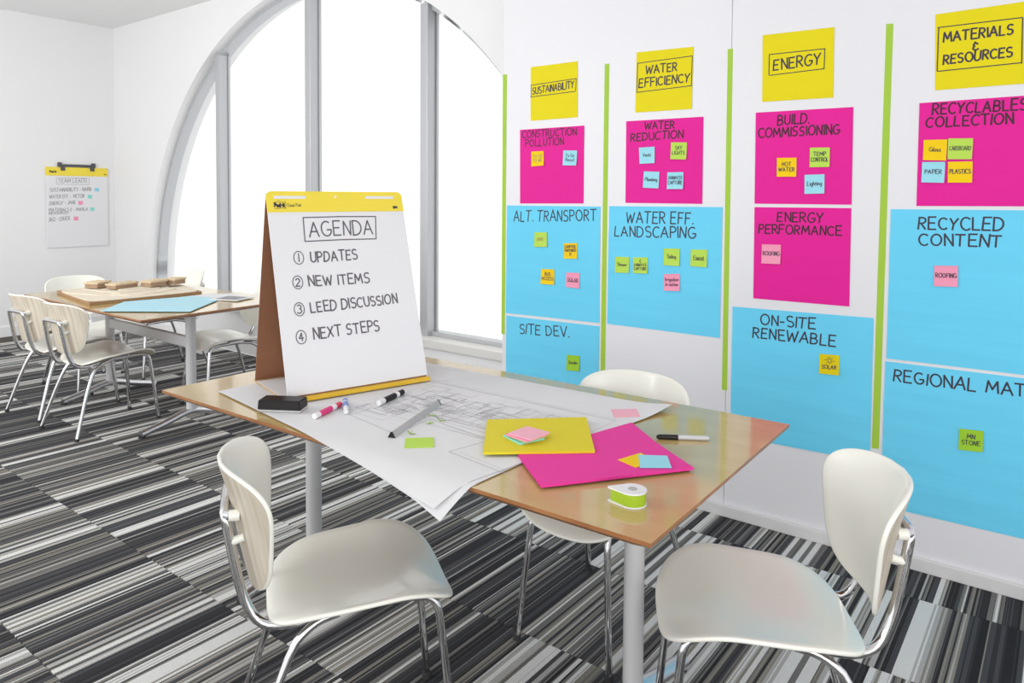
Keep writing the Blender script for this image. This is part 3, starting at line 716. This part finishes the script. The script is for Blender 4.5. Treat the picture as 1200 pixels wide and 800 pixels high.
# ---------------------------------------------------------------- tables
def foot_part(bm, x, y):
    pts = [(x, y - .30, .022), (x, y - .16, .052), (x, y - .05, .085), (x, y, .092), (x, y + .05, .085), (x, y + .16, .052), (x, y + .30, .022)]
    tube(bm, pts, .020, 14, smooth_path=2, sx=1.3)
def make_table(name, label, poly, cx, legs, cy, bz, th=.026):
    t = tag(empty(name, (cx, cy, 0)), label, 'table'); inv = Matrix.Translation((-cx, -cy, 0))
    def pt(n, bm, m, smooth=False, parent=t):
        o = link(n, bm, m, parent, smooth)
        if parent is t: o.matrix_parent_inverse = inv
        return o
    bm = bmesh.new(); prism(bm, poly, .737 - .0085, .737, 0, 1); prism(bm, poly, .737 - th, .737 - .0086, 1, 1, inset=.055)
    pt('tabletop', bm, ['table_wood', 'table_edge'])
    for x in legs:
        bm = bmesh.new(); tube(bm, [(x, cy, .10), (x, cy, .69)], .030, 28, sx=.85)
        l_ = pt('leg', bm, 'silver', 40)
        pt('leg_plate', BX(x - .05, x + .05, cy - .22, cy + .22, .69, .711, .003), 'silver', parent=l_)
        bm = bmesh.new(); foot_part(bm, x, cy); f_ = pt('foot', bm, 'polish', 50)
        for s in (-1, 1): pt('glide', TB([(x, cy + s * .295, 0), (x, cy + s * .295, .018)], .019, 16), 'rubber', 40, f_)
    pt('beam', BX(min(legs), max(legs), cy - .018, cy + .018, bz, bz + .068, .010), 'silver')
    return t
make_table('meeting_table', 'near light wooden table with the agenda easel and coloured pads on it', [(-2.377, 1.199), (-.614, 1.234), (-.632, 2.136), (-2.377, 2.10)], -1.54, (-2.205, -.880), 1.675, .62)
make_table('meeting_table', 'far light wooden table carrying the brown cardboard model, by the window', [(-5.29, 1.79), (-3.76, 1.79), (-3.78, 2.70), (-5.29, 2.70)], -4.6, (-5.20, -4.15), 2.27, .465)

# ---------------------------------------------------------------- chairs
def outline(wf, wb, d, n=3.0, k=72):
    out = []
    for i in range(k):
        a = 2 * PI * i / k; c, s = math.cos(a), math.sin(a)
        y = d * math.copysign(abs(s) ** (2 / n), s); f = (y / d + 1) / 2
        out.append((math.copysign(abs(c) ** (2 / n), c) * (wb + (wf - wb) * f), y))
    return out
def nrm(fn, x, y, e=.002):
    p = fn(x, y); a = fn(x + e, y) - p; b = fn(x, y + e) - p
    return p, a.cross(b).normalized()
def seat_outline(k=96):
    out = []
    for i in range(k):
        a = 2 * PI * i / k; c, s = math.cos(a), math.sin(a); n = 3.5 if s > 0 else 3.8
        y = math.copysign(abs(s) ** (2 / n), s) * (.213 if s > 0 else .226); t = (y + .226) / .439
        out.append((math.copysign(abs(c) ** (2 / n), c) * (.200 + .018 * t), y))
    return out
def seat_fn(x, y):
    z = .423 + (.633 + .326 * y / .2) * x * x
    if y > .047: z -= 1.63 * (y - .047) ** 2
    if y < -.10: z -= 1.5 * (y + .10) ** 2
    return Vector((x, y, z))
def back_fn(x, v):                   # v measured up the backrest, which wraps forward at both sides
    y = -.298 - .18 * v - (.55 * v * v if v > 0 else -.25 * v * v) + 2.15 * x * x
    return Vector((x, y, .615 + v))
def make_chair():
    t = empty('chair')
    bm = bmesh.new(); shell(bm, seat_outline(), lambda x, y: nrm(seat_fn, x, y), .011, 12, 0, 1)
    link('seat', bm, ['cream', 'ply'], t, 50)
    bm = bmesh.new()
    def bs(x, y):
        p, n = nrm(back_fn, x, y); return p, -n if n.y < 0 else n
    shell(bm, outline(.228, .152, .146, 3.8, 96), bs, .011, 14, 0, 1)
    link('backrest', bm, ['cream', 'ply'], t, 50)
    bm = bmesh.new()                 # one bent chrome tube: rails under the seat, narrow uprights and cross bar
    L = [(-.124, .100, .408), (-.128, .02, .411), (-.130, -.10, .408), (-.120, -.19, .388), (-.106, -.250, .396), (-.098, -.284, .46), (-.094, -.304, .56), (-.092, -.317, .635), (-.088, -.321, .655), (-.07, -.322, .660)]
    path = L + [(-x, y, z) for x, y, z in L[::-1]]
    tube(bm, path, .0112, 16, smooth_path=2)
    link('frame', bm, 'chrome', t, 60)
    for s in (-1, 1):
        lg = link('leg', TB([(s * .124, .095, .408), (s * .128, .145, .404), (s * .134, .168, .385), (s * .138, .176, .33), (s * .164, .206, .012)], .0100, 14, smooth_path=2), 'chrome', t, 60)
        link('foot_cap', TB([(s * .164, .206, 0), (s * .164, .2055, .016)], .0124, 14), 'rubber', lg, 40)
        lg = link('leg', TB([(s * .134, -.07, .405), (s * .142, -.13, .396), (s * .156, -.188, .345), (s * .205, -.295, .012)], .0100, 14, smooth_path=2), 'chrome', t, 60)
        link('foot_cap', TB([(s * .2055, -.2965, 0), (s * .2045, -.293, .016)], .0124, 14), 'rubber', lg, 40)
        bp = back_fn(s * .10, .040)
        um = link('upper_mount', TB([(s * .090, -.318, .655), (s * .099, bp.y - .022, bp.z)], .0108, 14), 'chrome', t, 50)
        link('bush', TB([(s * .0985, bp.y - .026, bp.z), (s * .10, bp.y - .003, bp.z)], .0125, 16), 'cream', um, 50)
        bp = back_fn(s * .095, -.015)
        link('lower_mount', TB([(s * .094, -.308, .592), (s * .095, bp.y - .003, bp.z)], .0095, 14), 'cream', t, 50)
        link('seat_bracket', BX(s * .134 - .012, s * .134 + .012, -.06, .04, .414, .428, .003), 'chrome', t)
    return t
proto = make_chair(); remember()
CH = [((-1.421, 1.226), -33.4, 'cream shell chair at the lower left, seen from its right side with wood-grained back'),
 ((-.588, 1.706), 120, 'cream shell chair at the lower right of the near table, back to the wall'),
 ((-1.186, 2.000), 180.6, 'cream shell chair tucked behind the near table, only its back rim above the top'),
 ((-4.591, 2.000), 4, 'cream shell chair at the far table, the nearer of the two with backs to us'),
 ((-5.13, 2.00), 5, 'cream shell chair at the far table, leftmost, with chrome bracket at the left edge'),
 ((-5.58, 2.30), -91, 'cream shell chair at the left end of the far table, facing us behind it'),
 ((-5.60, 2.81), 180, 'cream shell chair behind the far table, small back rim in front of the window'),
 ((-4.45, 2.66), 178, 'cream shell chair behind the far table right side, next to the easel')]
for i, ((x, y), a, lab) in enumerate(CH):
    c = proto if i == 0 else copy_tree(proto)
    c.location = (x, y, 0); c.rotation_euler = (0, 0, math.radians(a)); tag(c, lab, 'chair', 'cream shell chairs')

# ---------------------------------------------------------------- drawings spread on the near table
TF = 1.213                           # front edge of the table top
def sheet_z(x, y):
    z = .7402 + (.0014 if y > 1.0 else 0)
    over = 1.205 + (x + 2.377) * .0198 - y
    if over > 0: z -= .25 * over + .9 * over * over
    return z
def grid_sheet(name, q, zf, mat, n=26, th=.0005):
    bm = bmesh.new()
    def P(i, j):
        s, t = i / n, j / n
        x = (q[0][0] * (1 - s) + q[1][0] * s) * (1 - t) + (q[3][0] * (1 - s) + q[2][0] * s) * t
        y = (q[0][1] * (1 - s) + q[1][1] * s) * (1 - t) + (q[3][1] * (1 - s) + q[2][1] * s) * t
        return (x, y, zf(x, y))
    F = [[bm.verts.new(P(i, j)) for i in range(n + 1)] for j in range(n + 1)]; Bk = [[bm.verts.new(v.co - Vector((0, 0, th))) for v in r] for r in F]
    for j in range(n):
        for i in range(n):
            bm.faces.new((F[j][i], F[j][i + 1], F[j + 1][i + 1], F[j + 1][i])); bm.faces.new((Bk[j][i], Bk[j + 1][i], Bk[j + 1][i + 1], Bk[j][i + 1]))
    rim = [(0, i) for i in range(n)] + [(j, n) for j in range(n)] + [(n, n - i) for i in range(n)] + [(n - j, 0) for j in range(n)]
    for (j, i), (k, l_) in zip(rim, rim[1:] + rim[:1]): bm.faces.new((F[j][i], F[k][l_], Bk[k][l_], Bk[j][i]))
    return link(name, bm, mat, smooth=60)
def curl(x, y):                      # the right-hand corner lifts a little
    d = max(0, 1 - math.hypot(x + .955, y - 2.05) / .16); return .014 * d * d
def low_z(x, y): return sheet_z(x, y) - .0014 - .011 * max(0, 1 - math.hypot(x + 1.056, y - 1.13) / .09)
low = tag(grid_sheet('drawing_sheet', [(-1.93, 1.275), (-1.055, 1.127), (-1.03, 1.95), (-2.0, 1.98)], low_z, 'white_paper'),
          'lower white drawing sheet peeking out under the other at the drooping front corner', 'paper')
top_z = lambda x, y: sheet_z(x, y) + curl(x, y)
plan = tag(grid_sheet('drawing_sheet', [(-2.207, 1.298), (-1.083, 1.137), (-.957, 2.055), (-2.16, 2.01)], top_z, 'white_paper'),
           'large white sheet with a fine-line floor plan spread over the near table', 'paper')
pp = lambda x, y, L: (x, y, top_z(x, y) + L)
bm = bmesh.new(); r_ = random.Random(11)
def ln(a, b, w_=.0011): ribbon(bm, sub([a, b], .06), w_, pp, .0004)
ln((-1.80, 1.825), (-1.03, 1.838), .0028); ln((-1.80, 1.84), (-1.03, 1.852), .001)
ln((-1.68, 1.40), (-1.44, 1.362), .0022); ln((-1.46, 1.515), (-1.21, 1.485), .0022); ln((-1.46, 1.515), (-1.44, 1.362), .0012)
ln((-1.235, 1.352), (-1.03, 1.325), .0024); ln((-1.235, 1.352), (-1.21, 1.485), .0018); ln((-1.21, 1.365), (-1.05, 1.343), .001)
ln((-1.70, 1.41), (-1.73, 1.82), .0012); ln((-1.05, 1.33), (-1.03, 1.835), .0014)
def inside(x, y): return (y > 1.42 and y < 1.81 and -1.72 < x < -1.04 and not (x > -1.47 and x < -1.22 and y < 1.53)) or (-1.2 < x < -1.05 and 1.37 < y < 1.5)
for _ in range(190):                  # rooms, corridors and stairs of the plan
    x, y = r_.uniform(-1.72, -1.05), r_.uniform(1.37, 1.8); a, b = r_.uniform(.03, .13), r_.uniform(.02, .09)
    if not (inside(x, y) and inside(x + a, y + b)): continue
    w_ = r_.choice((.0009, .0011, .0015, .0022))
    k = r_.random()
    ln((x, y), (x + a, y), w_); ln((x, y), (x, y + b), w_)
    if k > .4: ln((x + a, y), (x + a, y + b), w_)
    if k > .6: ln((x, y + b), (x + a, y + b), w_)
    if k > .85:
        for q_ in range(5): ln((x + a * q_ / 5, y), (x + a * q_ / 5, y + b * .5), .0006)
for _ in range(16):
    x, y = r_.uniform(-1.7, -1.3), r_.uniform(1.44, 1.78); ln((x, y), (min(-1.05, x + r_.uniform(.15, .5)), y + r_.uniform(-.004, .004)), .0007)
for _ in range(10):
    x, y = r_.uniform(-1.70, -1.1), r_.uniform(1.53, 1.6); ln((x, y), (x, min(1.82, y + r_.uniform(.1, .25))), .0007)
o = link('plan_drawing', bm, 'plan_line', plan)

# ---------------------------------------------------------------- agenda easel
ex, ey, ea, ew, el, ez = EASEL
eo = Vector((ex, ey, .7455)); eu = Vector((math.cos(ea), math.sin(ea), 0)); en = Vector((-eu.y, eu.x, 0))
es = (en * el + Vector((0, 0, ez - .752))); SL = es.length; es.normalize(); ef = eu.cross(es).normalized()     # ef faces the reader
ee = tag(empty('table_easel', eo), 'tent-shaped cardboard easel with yellow band and handwritten AGENDA page', 'easel')
def ep(name, bm, m, parent=None, smooth=False):
    o = link(name, bm, m, parent or ee, smooth)
    if not parent: o.matrix_parent_inverse = Matrix.Translation(-eo)
    return o
def slab(o0, U, V, Nn, u0, u1, v0, v1, th, mats=0, r=0, n=6):
    """slab on a tilted frame, optionally with rounded upper corners"""
    bm = bmesh.new()
    if r: pts = [(u0, v0), (u1, v0)] + [(u1 - r + r * math.cos(a), v1 - r + r * math.sin(a)) for a in (PI / 2 * i / n for i in range(n + 1))] + [(u0 + r - r * math.sin(a), v1 - r + r * math.cos(a)) for a in (PI / 2 * i / n for i in range(n + 1))]
    else: pts = [(u0, v0), (u1, v0), (u1, v1), (u0, v1)]
    a = [bm.verts.new(o0 + U * u + V * v + Nn * th) for u, v in pts]; b = [bm.verts.new(o0 + U * u + V * v) for u, v in pts]
    bm.faces.new(a); bm.faces.new(b[::-1])
    for i in range(len(pts)): j = (i + 1) % len(pts); bm.faces.new((a[i], b[i], b[j], a[j]))
    return bm
eb = eo + Vector((0, 0, .0065))
ep('front_panel', slab(eb, eu, es, ef, .001, ew - .001, -.004, SL, -.004), 'card')
bs0 = eo + en * .325; bv = (eb + es * SL - bs0); BL = bv.length; bv.normalize(); bn = bv.cross(eu).normalized()
ep('back_panel', slab(bs0, eu, bv, bn, 0, ew, 0, BL - .006, -.004), 'card')
ep('base_panel', slab(eo, eu, en, Vector((0, 0, 1)), -.004, ew + .004, -.012, .325, .003), 'card_pale')
ep('base_sheet', slab(eo + Vector((0, 0, .003)), eu, en, Vector((0, 0, 1)), 0, ew, .03, .30, .0012), 'white_paper')
ep('front_lip', slab(eo + Vector((0, 0, .0)), eu, Vector((0, 0, 1)), -en, -.004, ew + .004, 0, .0125, .016), 'lip')
ep('page', slab(eb, eu, es, ef, -.001, ew + .001, .010, .62, .0035), 'page')
hd = ep('header', slab(eb, eu, es, ef, -.001, ew + .001, .602, SL + .006, .0062, r=.018), 'header')
ti = Matrix.Identity(4)
for u0, u1 in ((.0233, .1306), (.3477, .458)):
    ep('slot', slab(eb + ef * .0063, eu, es, ef, u0, u1, .6475, .6575, .0004), 'page', hd)
ep('peg_hole', slab(eb + ef * .0063, eu, es, ef, .2325, .2395, .651, .658, .0004), 'page', hd)
pg = lambda u, v, L: eb + eu * u + es * v + ef * (.0036 + L); phd = lambda u, v, L: eb + eu * u + es * v + ef * (.0064 + L)
for t, u0, v0, u1, v1, h in AGENDA:
    bm = bmesh.new(); write(bm, t, u0, v0, u1, v1, h, .0050, pg, .0006, .02); ep('lettering', bm, 'ink_grey')
for n_, u, v in NUMBERS:
    bm = bmesh.new()
    ribbon(bm, [(u + .0165 * math.cos(a), v + .0215 * math.sin(a)) for a in (2 * PI * i / 20 + 1.2 for i in range(22))], .0030, pg, .0006)
    write(bm, str(n_), u - .007 if n_ > 1 else u, v - .0125, u + (.007 if n_ > 1 else .0005), v - .0125, .025, .0040, pg, .0007)
    ep('circled_number', bm, 'ink_grey')
bm = bmesh.new(); q = AGENDA_BOX
for a, b in zip(q, q[1:] + q[:1]): ribbon(bm, sub([a, ((a[0] + b[0]) / 2, (a[1] + b[1]) / 2 + .0015), b], .03), .0038, pg, .0006)
ep('drawn_box', bm, 'ink_grey')
bm = bmesh.new()
write(bm, 'Post-it', .0225, .6195, .0555, .6195, .0135, .0042, phd, .0006)
bx_ = [(.019, .633), (.030, .6365), (.042, .635), (.0595, .636), (.0605, .625), (.058, .6135), (.045, .616), (.030, .6125), (.0215, .615)]
ribbon(bm, bx_ , .0014, phd, .0006); ribbon(bm, [(.034, .6405), (.038, .6425), (.043, .6405)], .001, phd, .0006)
write(bm, '3M', .4505, .612, .466, .612, .0075, .0036, phd, .0006)
ep('lettering', bm, 'ink', hd)
bm = bmesh.new(); write(bm, 'Easel Pad', .066, .6205, .110, .6205, .0105, .0013, phd, .0006); ep('lettering', bm, 'ink', hd)

# ---------------------------------------------------------------- things on the near table
ZT = .742
def flat(name, q, z0, z1, mat, label, cat, group=None, bev=0, r=0):
    bm = bmesh.new(); prism(bm, q, z0, z1)
    if bev: bmesh.ops.bevel(bm, geom=list(bm.edges), offset=bev, segments=2, affect='EDGES')
    return tag(link(name, bm, mat), label, cat, group)
def quad(cx, cy, ang, w_, h_):
    c, s = math.cos(ang), math.sin(ang); return [(cx + a * c - b * s, cy + a * s + b * c) for a, b in ((-w_ / 2, -h_ / 2), (w_ / 2, -h_ / 2), (w_ / 2, h_ / 2), (-w_ / 2, h_ / 2))]
flat('paper_pad', [(-1.075, 1.43), (-.92, 1.309), (-.698, 1.621), (-.85, 1.728), (-.979, 1.836)], ZT, ZT + .0062, 'pad_magenta', 'magenta paper pad lying askew on the near table', 'pad', None, .0004)
flat('paper_pad', [(-1.302, 1.585), (-1.142, 1.374), (-.931, 1.557), (-1.095, 1.781)], ZT + .0064, ZT + .0126, 'pad_yellow', 'yellow paper pad overlapping the magenta one', 'pad', None, .0004)
zz = ZT + .0128
sq = lambda dx, dy, da: quad(-1.118 + dx, 1.524 + dy, math.radians(-12 + da), .078, .078)
for k, (m_, h_, lab) in enumerate([('n_aqua', .0045, 'aqua sticky note pad, lowest of the small stack'), ('n_lime', .0035, 'lime sticky note pad in the middle of the small stack'), ('n_rose', .0040, 'deeper pink sticky note pad under the top one'), ('n_blush', .0030, 'pale pink sticky note pad, topmost of the small stack')]):
    flat('sticky_note_pad', sq(.004 * k - .008, .006 * (k % 2) - .002, (-7, 2, 5, 9)[k]), zz, zz + h_, m_, lab + ' on the yellow pad', 'sticky note', 'stack of sticky note pads', .0003); zz += h_ + .0001
flat('sticky_note', [(-.863, 1.551), (-.805, 1.533), (-.787, 1.60), (-.842, 1.629)], ZT + .0064, ZT + .0074, 'n_amber', 'amber sticky note half under the blue one on the magenta pad', 'sticky note')
flat('sticky_note', [(-.838, 1.609), (-.795, 1.535), (-.736, 1.581), (-.779, 1.648)], ZT + .0076, ZT + .0088, 'n_sky', 'pale blue sticky note on the magenta pad', 'sticky note', None)
flat('sticky_note', [(-1.095, 1.922), (-1.049, 1.861), (-.994, 1.916), (-1.038, 1.978)], ZT, ZT + .0016, 'n_blush', 'pink sticky note at the right end of the floor plan sheet', 'sticky note')
flat('sticky_note_pad', [(-1.39, 1.351), (-1.34, 1.299), (-1.285, 1.351), (-1.336, 1.402)], ZT, ZT + .0025, 'n_lime', 'lime sticky note pad lying alone at the front of the floor plan', 'sticky note')
# page flags, little folded arrows
for (x, y, a), lab in zip([(-1.477, 1.539, .6), (-1.423, 1.521, .3), (-1.433, 1.482, 1.0), (-1.409, 1.388, .2)], ['small green paper flag farthest from the ruler tip', 'small green paper flag right of the others on the plan', 'small green paper flag beside the middle of the ruler', 'small green paper flag nearest the lime sticky note pad']):
    bm = bmesh.new(); u = Vector((math.cos(a), math.sin(a), 0)); v = Vector((-u.y, u.x, 0)); p = Vector((x, y, ZT + .0003))
    for s, (l1, h1, w1) in enumerate([(.014, .002, .006), (-.009, .006, .005), (.006, .008, .0045)]):
        A_ = [p + v * (-w1 / 2), p + v * (w1 / 2), p + u * l1 + v * (w1 / 2) + Vector((0, 0, h1)), p + u * l1 * 1.2 + v * 0 + Vector((0, 0, h1 * 1.1)), p + u * l1 - v * (w1 / 2) + Vector((0, 0, h1))]
        f1 = [bm.verts.new(k_) for k_ in A_]; f2 = [bm.verts.new(k_ + Vector((0, 0, .0004))) for k_ in A_]
        bm.faces.new(f1[::-1]); bm.faces.new(f2)
        for i in range(5): bm.faces.new((f1[i], f1[(i + 1) % 5], f2[(i + 1) % 5], f2[i]))
    tag(link('page_flag', bm, 'tape'), lab, 'flag', 'green page flags on the plan')
# whiteboard eraser
er = tag(empty('eraser', (-1.868, 1.312, ZT), math.radians(32)), 'black whiteboard eraser at the left front of the near table', 'eraser')
bm = bmesh.new(); box(bm, -.066, .066, -.040, .022, .007, .036); 
for v in bm.verts:
    if v.co.z > .03: v.co.x *= .97; v.co.y = v.co.y * .92 - .001
bmesh.ops.bevel(bm, geom=list(bm.edges), offset=.0025, segments=2, affect='EDGES')
link('body', bm, 'black', er, 40); link('felt_pad', BX(-.064, .064, -.038, .020, 0, .0062, .001), 'felt', er); link('rim', BX(-.067, .067, -.041, .023, .0062, .0078, .0005), 'white_plastic', er)
# markers: lying cylinders
def marker(name, a, b, z, r, label, parts, cat='marker'):
    a = Vector((*a, 0)); b = Vector((*b, 0)); d = b - a; L = d.length
    t = tag(empty(name, (a.x, a.y, z + r), math.atan2(d.y, d.x)), label, cat)
    for nm, x0, x1, r0, r1, m_ in parts:
        link(nm, TB([(x0 * L, 0, 0), (x0 * L + (x1 - x0) * L * .06, 0, 0), (x1 * L - (x1 - x0) * L * .06, 0, 0), (x1 * L, 0, 0)] if r0 == r1 else [(x0 * L, 0, 0), (x1 * L, 0, 0)], r * r0 if r0 == r1 else [r * r0, r * r1], 20), m_, t, 40)
    return t
marker('marker', (-1.715, 1.306), (-1.756, 1.432), ZT, .0085, 'white dry-erase marker with magenta band and red cap by the eraser', [('barrel', 0, .72, 1, 1, 'white_plastic'), ('label_band', .17, .62, 1.03, 1.03, 'magenta_plastic'), ('cap_ring', .70, .80, 1.05, 1.05, 'white_plastic'), ('cap', .79, 1.0, 1.07, 1.0, 'red_plastic')])
marker('marker', (-1.680, 1.392), (-1.775, 1.468), ZT, .0085, 'white dry-erase marker with a blue cap end, pointing at the easel', [('barrel', 0, .35, .85, .95, 'white_plastic'), ('barrel_band', .34, .74, 1.0, 1.0, 'blue_plastic'), ('cap_ring', .72, .80, 1.04, 1.04, 'white_plastic'), ('cap', .79, 1.0, 1.05, .95, 'blue_plastic')])
marker('marker', (-1.672, 1.512), (-1.706, 1.645), ZT, .0090, 'white dry-erase marker with black band and black cap before the easel', [('barrel', 0, .72, 1, 1, 'white_plastic'), ('label_band', .20, .66, 1.03, 1.03, 'black'), ('cap_ring', .70, .80, 1.05, 1.05, 'white_plastic'), ('cap', .79, 1.0, 1.07, 1.0, 'black')])
marker('marker', (-.757, 1.856), (-.874, 1.780), .7375, .0062, 'grey permanent marker with a long black cap on the bare table top', [('barrel', .05, .60, 1, 1, 'grey_plastic'), ('end_plug', 0, .05, .75, .95, 'grey_plastic'), ('cap', .59, .97, 1.12, 1.02, 'black'), ('cap_tip', .965, 1.0, .9, .5, 'black')])
# triangular scale ruler
bm = bmesh.new(); a = Vector((-1.427, 1.337, ZT)); b = Vector((-1.540, 1.634, ZT)); d = (b - a).normalized(); s_ = Vector((-d.y, d.x, 0)); up = Vector((0, 0, 1))
tri = [s_ * .0105, s_ * .0075 + up * .004, s_ * .003 + up * .0135, up * .0155, -s_ * .003 + up * .0135, -s_ * .0075 + up * .004, -s_ * .0105, up * .0012]
va = [bm.verts.new(a + t_) for t_ in tri]; vb = [bm.verts.new(b + t_) for t_ in tri]
bm.faces.new(va); bm.faces.new(vb[::-1])
for i in range(8): bm.faces.new((va[i], va[(i + 1) % 8], vb[(i + 1) % 8], vb[i]))
rl = tag(link('scale_ruler', bm, 'ruler'), 'silver triangular scale ruler lying across the floor plan', 'ruler')
for e_, dd in ((a, -1), (b, 1)):
    bm = bmesh.new(); va = [bm.verts.new(e_ + t_ * 1.04) for t_ in tri]; vb = [bm.verts.new(e_ + t_ * 1.04 + d * (.004 * dd)) for t_ in tri]
    bm.faces.new(va); bm.faces.new(vb[::-1])
    for i in range(8): bm.faces.new((va[i], va[(i + 1) % 8], vb[(i + 1) % 8], vb[i]))
    link('end_cap', bm, 'black', rl)
# tape dispenser: a drop-shaped case lying on its side
td = tag(empty('tape_dispenser', (-.727, 1.372, .7375), math.radians(212)), 'small green and white drop-shaped tape dispenser near the table corner', 'tape')
def drop(r, tip, n=40):
    out = []
    a0 = math.acos(r / tip)
    for i in range(n + 1):
        a = a0 + (2 * PI - 2 * a0) * i / n; out.append((r * math.cos(a), r * math.sin(a)))
    out.append((tip, -r * .35)); out.append((tip * 1.0, -r * .2)); return out
for nm, r, tip, z0, z1, m_ in (('case_side', .0300, .052, 0, .003, 'white_plastic'), ('label_wrap', .0285, .046, .003, .0285, 'green_label'), ('case_side', .0300, .052, .0285, .0315, 'white_plastic')):
    bm = bmesh.new(); prism(bm, drop(r, tip), z0, z1); link(nm, bm, m_, td, 30)
link('hub', TB([(0, 0, .0300), (0, 0, .0322)], .010, 24), 'felt', td, 40)

# ---------------------------------------------------------------- things on the far table
Z2 = .738
mb = tag(empty('site_model', (-4.75, 2.2, Z2)), 'brown cardboard landscape base of the model on the far table', 'model'); mi_ = Matrix.Translation((4.75, -2.2, -Z2))
BQ = [(-5.16, 1.93), (-4.47, 1.84), (-4.43, 2.50), (-5.12, 2.64)]
bm = bmesh.new(); prism(bm, BQ, Z2, Z2 + .018, 0, 0); link('base_board', bm, 'model_edge', mb).matrix_parent_inverse = mi_
def bq(s, t): 
    x = (BQ[0][0] * (1 - s) + BQ[1][0] * s) * (1 - t) + (BQ[3][0] * (1 - s) + BQ[2][0] * s) * t; y = (BQ[0][1] * (1 - s) + BQ[1][1] * s) * (1 - t) + (BQ[3][1] * (1 - s) + BQ[2][1] * s) * t; return x, y
for (cs, ct, rs, rt, z0, h_, ph) in [(.5, .5, .5, .5, .018, .003, 0), (.42, .50, .38, .42, .021, .005, 1), (.36, .52, .29, .33, .026, .005, 2), (.33, .60, .22, .25, .031, .005, 3)]:
    bm = bmesh.new(); pts = []
    for i in range(40):
        a = 2 * PI * i / 40; k = 1 if ph == 0 else 1 + .16 * math.sin(3 * a + ph) + .07 * math.sin(7 * a + 2 * ph)
        c, s = math.cos(a), math.sin(a); e = .25 if ph == 0 else .7
        pts.append(bq(min(1, max(0, cs + rs * k * math.copysign(abs(c) ** e, c))), min(1, max(0, ct + rt * k * math.copysign(abs(s) ** e, s)))))
    prism(bm, pts, Z2 + z0, Z2 + z0 + h_); link('contour_layer', bm, 'model_card', mb).matrix_parent_inverse = mi_
MBL = ['leftmost model building, low brown block with pale ridged roof', 'long brown model building with pale roof, second from left', 'model building with ribbed pale roof, third from left', 'rightmost model building, short brown block with rounded roof']
for (x, y, rz, lx, ly, h_), lab in zip([(-5.00, 2.11, .5, .09, .12, .026), (-4.86, 2.20, .3, .08, .17, .022), (-4.80, 2.375, .25, .09, .125, .026), (-4.80, 2.52, .35, .08, .10, .028)], MBL):
    t = tag(empty('model_building', (x, y, Z2 + .0362), rz), lab + ' on the cardboard model', 'model', 'buildings of the cardboard model')
    link('block', BX(-lx / 2, lx / 2, -ly / 2, ly / 2, 0, h_, .002), 'model_wall', t)
    bm = bmesh.new()
    for k in range(6):
        y0 = -ly / 2 - .005 + (ly + .01) * k / 6
        box(bm, -lx / 2 - .006, lx / 2 + .006, y0, y0 + (ly + .01) / 6 - .002, h_, h_ + .010 + .004 * (k % 2), .001)
    link('roof', bm, 'model_roof', t)
SH = [(-4.135, 1.79), (-3.80, 2.08), (-4.10, 2.46), (-4.60, 2.17)]
flat('paper_sheet', [(-4.185, 1.775), (-3.80, 2.075), (-4.13, 2.46), (-4.36, 2.40), (-4.44, 2.02)], Z2 + .004, Z2 + .0055, 'sheet_blue', 'pale blue sheet hanging over the front edge of the far table', 'paper')
flat('paper_sheet', [(-4.39, 2.20), (-4.10, 2.33), (-4.02, 2.56), (-4.30, 2.64), (-4.40, 2.50)], Z2, Z2 + .003, 'white_paper', 'white printed sheet behind the pale blue one on the far table', 'paper')
mg = flat('magazine', quad(-4.09, 2.50, .35, .21, .17), Z2 + .0032, Z2 + .0075, 'white_paper', 'open magazine with grey pictures at the right of the far table', 'magazine')
bm = bmesh.new(); prism(bm, quad(-4.085, 2.50, .35, .15, .13), Z2 + .0075, Z2 + .0079); link('picture', bm, 'photo_grey', mg)
